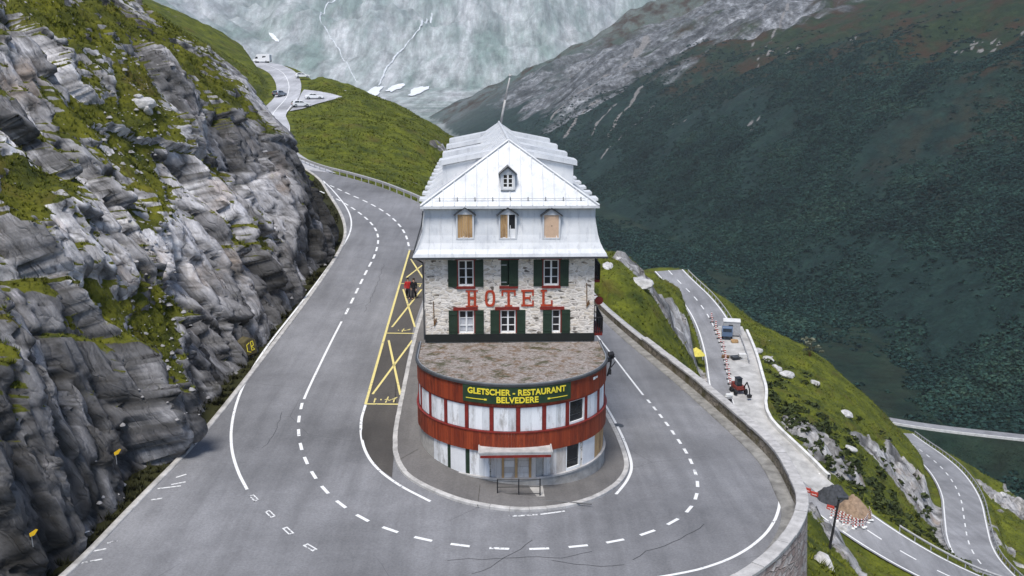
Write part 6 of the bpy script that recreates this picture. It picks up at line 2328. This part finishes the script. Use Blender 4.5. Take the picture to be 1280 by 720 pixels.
# painted yellow survey mark on a rock plate near the road
p, ii = on_cliff(313, 432)
n_ = Vector((.80, -.55, .25)).normalized()
mk = empty('painted_plate', 'flat rock slab with yellow painted mark at the cliff foot', 'rock slab', p, 0)
mk.rotation_euler = n_.to_track_quat('-Y', 'Z').to_euler()
b = MB(); b.add([(-.75, -.35, -.8), (.7, -.35, -.75), (.8, -.35, .6), (.1, -.35, .95), (-.7, -.35, .6), (-.9, .6, -1), (.9, .6, -1), (1.0, .6, .8), (.1, .6, 1.2), (-.9, .6, .8)], [(0, 1, 2, 3, 4), (0, 5, 6, 1), (1, 6, 7, 2), (2, 7, 8, 3), (3, 8, 9, 4), (4, 9, 5, 0)]); b.build('slab', M['mossy_slab'], mk, bevel=.08); mk.scale = (.72, .72, .72)
b = MB()
for q in ([(-.05, .45), (-.4, .3), (-.45, -.35), (-.05, -.5)], [(.08, -.35), (.10, .5), (.38, .55), (.40, .12), (.12, .05)], [(.15, .05), (.44, -.3)], [(.08, -.35), (.44, -.32)]):
    for u, v_ in zip(q, q[1:]):
        b.tube((u[0], -.352, u[1]), (v_[0], -.352, v_[1]), .045, n=4)
b.build('painted_mark', M['sign_yellow'], mk)

# ------------------------------------------------------------------ boulders
def boulder_mesh(seed, mat):
    import bmesh
    bm = bmesh.new(); bmesh.ops.create_icosphere(bm, subdivisions=3, radius=1.0)
    rg = random.Random(seed)
    pl = [(Vector((rg.uniform(-1, 1), rg.uniform(-1, 1), rg.uniform(-.4, 1))).normalized(), rg.uniform(.55, .9)) for _ in range(9)]
    for v in bm.verts:
        for n, d in pl:
            e = v.co.dot(n) - d
            if e > 0: v.co -= n * e
        v.co += v.co.normalized() * .05 * math.sin(v.co.x * 7 + seed) * math.cos(v.co.y * 9)
    me = bpy.data.meshes.new('boulder'); bm.to_mesh(me); bm.free(); me.materials.append(mat)
    return me


bm_l = [boulder_mesh(s, M['boulder']) for s in range(4)]; bm_g = [boulder_mesh(s + 9, M['boulder_grey']) for s in range(4)]
BLD = [((800, 356), 1.6, 0, 'pale flat boulder in the grass on the knob right of the hotel'), ((805, 358), 1.1, 1, 'small pale boulder touching the flat one on the knob right of the hotel'), ((760, 333), .9, 3, 'small pale boulder at the top of the knob beside the hotel eave'),
       ((946, 440), 1.3, 0, 'long pale boulder on the skyline right of the site container'), ((962, 452), 1.5, 1, 'pale boulder in the grass right of the road works'), ((972, 462), 1.2, 2, 'pale boulder lower in the grass right of the road works'), ((984, 470), 1.7, 3, 'largest pale boulder in the grass right of the road works'), ((1018, 480), 1.1, 0, 'pale boulder high on the grass spur'), ((1058, 520), 1.4, 1, 'pale boulder midway along the grass spur above the dark rocks'), ((1062, 562), 1.2, 2, 'pale boulder among grass in the middle of the spur'),
       ((1048, 660), .9, 3, 'grey-white boulder on the slope right of the lamp post'), ((1056, 664), 1.1, 0, 'grey-white boulder furthest right on the slope by the lamp post'), ((1028, 706), .8, 2, 'boulder at the bottom edge of the slope below the lamp post'), 
       ((1230, 557), .9, 0, 'small white stone beyond the bend of the lowest road'), ((1254, 620), 1.0, 1, 'pale stone on the slope right of the lowest road')]
for k, (px, r_, mi, lab) in enumerate(BLD):
    p = hit_hill(*px)
    if not p: continue
    o = bpy.data.objects.new('boulder', bm_l[mi]); col.objects.link(o)
    rg = random.Random(k)
    o.location = (p[0], p[1], p[2] + r_ * .12); o.scale = (r_ * rg.uniform(.9, 1.3), r_ * rg.uniform(.6, .9), r_ * rg.uniform(.4, .65)); o.rotation_euler = (rg.uniform(-.3, .3), rg.uniform(-.3, .3), rg.uniform(0, 6))
    tag(o, lab, 'boulder', 'pale boulders on the right-hand slopes')
for k, (px, py, r_, lab) in enumerate(((180, 128, .75, 'bright white boulder with a dark crack high on the green ledge of the cliff'), (174, 118, .32, 'small white stone above the cracked white boulder on the cliff'), (186, 138, .4, 'white stone just below the cracked white boulder on the cliff'))):
    p, _ = on_cliff(px, py)
    o = bpy.data.objects.new('boulder', bm_l[k]); col.objects.link(o)
    o.location = (p[0], p[1], p[2] + r_ * .25); o.scale = (r_ * 1.5, r_ * 1.0, r_ * .75); o.rotation_euler = (.2, .3 * k, k)
    tag(o, lab, 'boulder', 'white stones on the cliff ledge')
# loose talus: many stones on the cliff's gully as one stuff object
def scatter_mesh(name, P, base_v, base_f, scale, mat, seed, flat=1.0, nrm=None, smooth=False, tilt=.0):
    rg = np.random.RandomState(seed); n = len(P)
    a = rg.rand(n) * 2 * np.pi; c, s = np.cos(a), np.sin(a)
    bv = np.array(base_v, float); m = len(bv)
    sx = scale * (1 + .3 * (rg.rand(n) - .5)); sz = scale * flat * (1 + .5 * (rg.rand(n) - .5))
    X_ = bv[None, :, 0] * sx[:, None]; Y_ = bv[None, :, 1] * sx[:, None]; Z_ = bv[None, :, 2] * sz[:, None]
    vx = X_ * c[:, None] - Y_ * s[:, None]; vy = X_ * s[:, None] + Y_ * c[:, None]
    if tilt:
        tx, ty = (rg.rand(n) - .5) * tilt, (rg.rand(n) - .5) * tilt
        vx = vx + Z_ * tx[:, None]; vy = vy + Z_ * ty[:, None]
    V_ = np.stack([vx + P[:, 0][:, None], vy + P[:, 1][:, None], Z_ + P[:, 2][:, None]], -1).reshape(-1, 3)
    f = np.array(base_f)
    F_ = (f[None] + (np.arange(n) * m)[:, None, None]).reshape(-1, f.shape[1])
    return np_mesh(name, V_, F_, mat, smooth)


rg = np.random.RandomState(4)
tuft_v, tuft_f = [], []
for k in range(7):
    a = rg.rand() * 6.28; r0 = rg.rand() * .35; h = .45 + .55 * rg.rand(); l_ = .25 + .5 * rg.rand()
    x, y = r0 * math.cos(a), r0 * math.sin(a); b_ = a + rg.randn() * .6
    wx_, wy_ = -math.sin(b_) * .11, math.cos(b_) * .11
    n = len(tuft_v)
    tuft_v += [(x - wx_, y - wy_, -.08), (x + wx_, y + wy_, -.08), (x + math.cos(b_) * l_, y + math.sin(b_) * l_, h)]
    tuft_f.append((n, n + 1, n + 2))
# grass on the cliff ledges
Pc = P1.reshape(-1, 3); vg = vegc.ravel(); ny = n1[..., 2].ravel()
rg = np.random.RandomState(8)
area = np.linalg.norm(np.cross(np.gradient(P1, axis=0), np.gradient(P1, axis=1)), axis=2).ravel()
vis = (Pc[:, 1] > 26) & (Pc[:, 1] < 135) & (vg > .5)
pr = np.where(vis, area * (vg - .4), 0); pr /= pr.sum()
idx = rg.choice(len(Pc), 60000, p=pr)
Pt = Pc[idx] + rg.randn(len(idx), 3) * [.10, .10, .02]
sc_ = (.13 + .16 * rg.rand(len(idx)) ** 2) * (1 + .5 * fbm(Pt[:, 0] / 3, Pt[:, 1] / 3 + Pt[:, 2] / 3, 3, 55))
tag(scatter_mesh('grass_tufts', Pt, tuft_v, tuft_f, np.clip(sc_, .06, .4), M['tuft'], 3, 1.0, tilt=.6), kind='stuff')
# grass on the hillsides
n = 150000
hx = rg.rand(n * 3) * 250 - 110; hy = rg.rand(n * 3) * 230 + 34
pix = (hx / hy)
keep = (np.abs(pix) < .60) & (hill_attr(veg, hx, hy) > .55) & ~inside(hx, hy, plat[::3])
for C in (up_c, works_c, low_c):
    d_, _, w_ = seg_dist(hx, hy, C); keep &= d_ > w_ + 1.0
d_, _, _ = seg_dist(hx, hy, np.array([(*p, 1.0) for p in lay])); keep &= ~inside(hx, hy, np.array([p[:2] for p in lay]))
k_ = np.where(keep)[0]; rg.shuffle(k_); k_ = k_[:100000]
hz_ = hill_z(hx[k_], hy[k_])
sc_ = (.20 + .26 * rg.rand(len(k_)) ** 2) * (1 + .5 * fbm(hx[k_] / 6, hy[k_] / 6, 3, 56))
tag(scatter_mesh('grass_tufts', np.c_[hx[k_], hy[k_], hz_ - .02], tuft_v, tuft_f, np.clip(sc_, .12, .8), M['tuft'], 5, .9, tilt=.6), kind='stuff')
# talus stones in the gully and below the ledges
st_v = [(-1, -.6, -.3), (.2, -1, -.3), (1, -.2, -.3), (.6, .8, -.3), (-.7, .7, -.3), (-.4, -.2, .55), (.4, .1, .7), (.0, .5, .5)]
st_f = [(0, 1, 5), (1, 6, 5), (1, 2, 6), (2, 3, 6), (3, 7, 6), (3, 4, 7), (4, 5, 7), (5, 6, 7), (4, 0, 5)]
gm = np.exp(-((gul - .2) / 1.3) ** 2).ravel() * (Pc[:, 1] > 26) * sstep(V.ravel(), 2, 5) * (1 - sstep(V.ravel(), 22, 30)) + .06 * (vg > .4) * (Pc[:, 1] < 130) + .25 * ((V.ravel() < 1.6) & (V.ravel() > .3))
pr = gm * area; pr /= pr.sum()
idx = rg.choice(len(Pc), 1700, p=pr)
tag(scatter_mesh('talus_stones', Pc[idx], st_v, st_f, .05 + .22 * rg.rand(len(idx)) ** 4.0, M['boulder_grey'], 6, .8), kind='stuff')

# ------------------------------------------------------------------ shrubs
sh_v, sh_f = [], []
rg2 = np.random.RandomState(12)
for k in range(22):
    d_ = rg2.randn(3); d_ /= np.linalg.norm(d_); d_[2] = abs(d_[2])
    c = d_ * [.9, .9, .75] * (.65 + .35 * rg2.rand())
    u = rg2.randn(3); u /= np.linalg.norm(u); w = np.cross(u, d_ + .4 * rg2.randn(3)); w /= np.linalg.norm(w)
    s_ = .30 + .18 * rg2.rand(); n = len(sh_v)
    sh_v += [tuple(c - u * s_), tuple(c + w * s_ * .8), tuple(c + u * s_), tuple(c - w * s_ * .8)]
    sh_f.append((n, n + 1, n + 2, n + 3))
# alder scrub covering the lower part of the far valley side (nobody could count it)
rg = np.random.RandomState(21)
n = 400000
r_ = rg.rand(n) * .74 - .10; t_ = 300 + 1250 * rg.rand(n) ** .8
sxp, syp = r_ * t_, t_
zz, dxx, al, _, _, _ = far_height(sxp, syp)
w_ = 60 * fbm(sxp / 180, syp / 180, 4, 101)
clr = sstep(fbm(sxp / 70, syp / 110, 4, 131), -.55, .15)
dens = clr * (1 - sstep(np.maximum(dxx, 0) + w_, 170, 330)) * (1 - sstep(t_, 900, 1550)) * np.where(dxx < 0, 1 - sstep(-dxx, 60, 260), 1.0) * .95 + .10 * (1 - sstep(t_, 700, 1300)) * sstep(fbm(sxp / 40, syp / 40, 4, 77), -.1, .5)
keep = (rg.rand(n) < dens * .62 * np.clip(t_ / 700, .4, 1)) & ~((sxp < 130) & (syp < 330))
d_, _, _ = seg_dist(sxp, syp, val_c); keep &= d_ > 7
k_ = np.where(keep)[0][:110000]
P_ = np.c_[sxp[k_], syp[k_], zz[k_] - .2]
tag(scatter_mesh('alder_scrub', P_, sh_v, sh_f, 1.3 + 1.5 * rg.rand(len(k_)), M['shrub_far'], 9, .75), kind='stuff')
print('scrub', len(k_))
# dark scrub on the steep side of the spur
cand = []
for q in ((1000, 520), (1030, 560), (1055, 590), (1085, 605), (1015, 555), (985, 520), (1100, 625), (1130, 645), (1160, 650), (1175, 670), (975, 500), (1150, 520), (1120, 520), (1040, 590), (960, 470)):
    p = hit_hill(*q)
    if p: cand += [(p[0] + rg.randn() * 5, p[1] + rg.randn() * 6) for _ in range(26)]
cand = np.array(cand)
ok = np.ones(len(cand), bool)
for C in (works_c, low_c):
    d_, _, w_ = seg_dist(cand[:, 0], cand[:, 1], C); ok &= d_ > w_ + 2.5
cand = cand[ok]
tag(scatter_mesh('low_scrub', np.c_[cand, hill_z(cand[:, 0], cand[:, 1]) - .1], sh_v, sh_f, .5 + .9 * rg.rand(len(cand)), M['shrub'], 11, .7), kind='stuff')
# one pale willow bush on the skyline of the spur
p = hit_hill(1012, 446, 150) or (70, 190, -36)
bu = empty('bush', 'loose grey-green bush on the skyline of the grass spur above the valley', 'bush', p, 0)
b = MB()
for k in range(7):
    a = k * .9; b.tube((0, 0, -.2), (.9 * math.cos(a), .9 * math.sin(a), 2.2 + .6 * (k % 3)), .05, .015, 5)
b.build('stem', M['rust'], bu)
rg2 = np.random.RandomState(5); cl = np.c_[rg2.randn(16) * .8, rg2.randn(16) * .8, 1.2 + 2.2 * rg2.rand(16)]
o = scatter_mesh('foliage', cl, sh_v, sh_f, .35 + .4 * rg2.rand(16), m_leaf('willow_leaves', (.20, .21, .15), (.07, .08, .05), 1.0), 2, .9); o.parent = bu
# plants in the ditch
lk2 = smooth_poly(np.c_[lk, lk[:, 0] * 0], .3)[:, :2]
n = 2600; ii = rg.randint(0, len(lk), n); off = .35 + 1.6 * rg.rand(n)
q = lk[ii] + NL[ii] * off[:, None] + rg.randn(n, 2) * .15
keep = fbm(q[:, 0] / 3, q[:, 1] / 3, 3, 66) > -.1
q = q[keep]
tag(scatter_mesh('ditch_plants', np.c_[q, G(q[:, 0], q[:, 1]) - .28], tuft_v, tuft_f, .15 + .3 * rg.rand(len(q)), M['moss'], 13, 1.0, tilt=.6), kind='stuff')
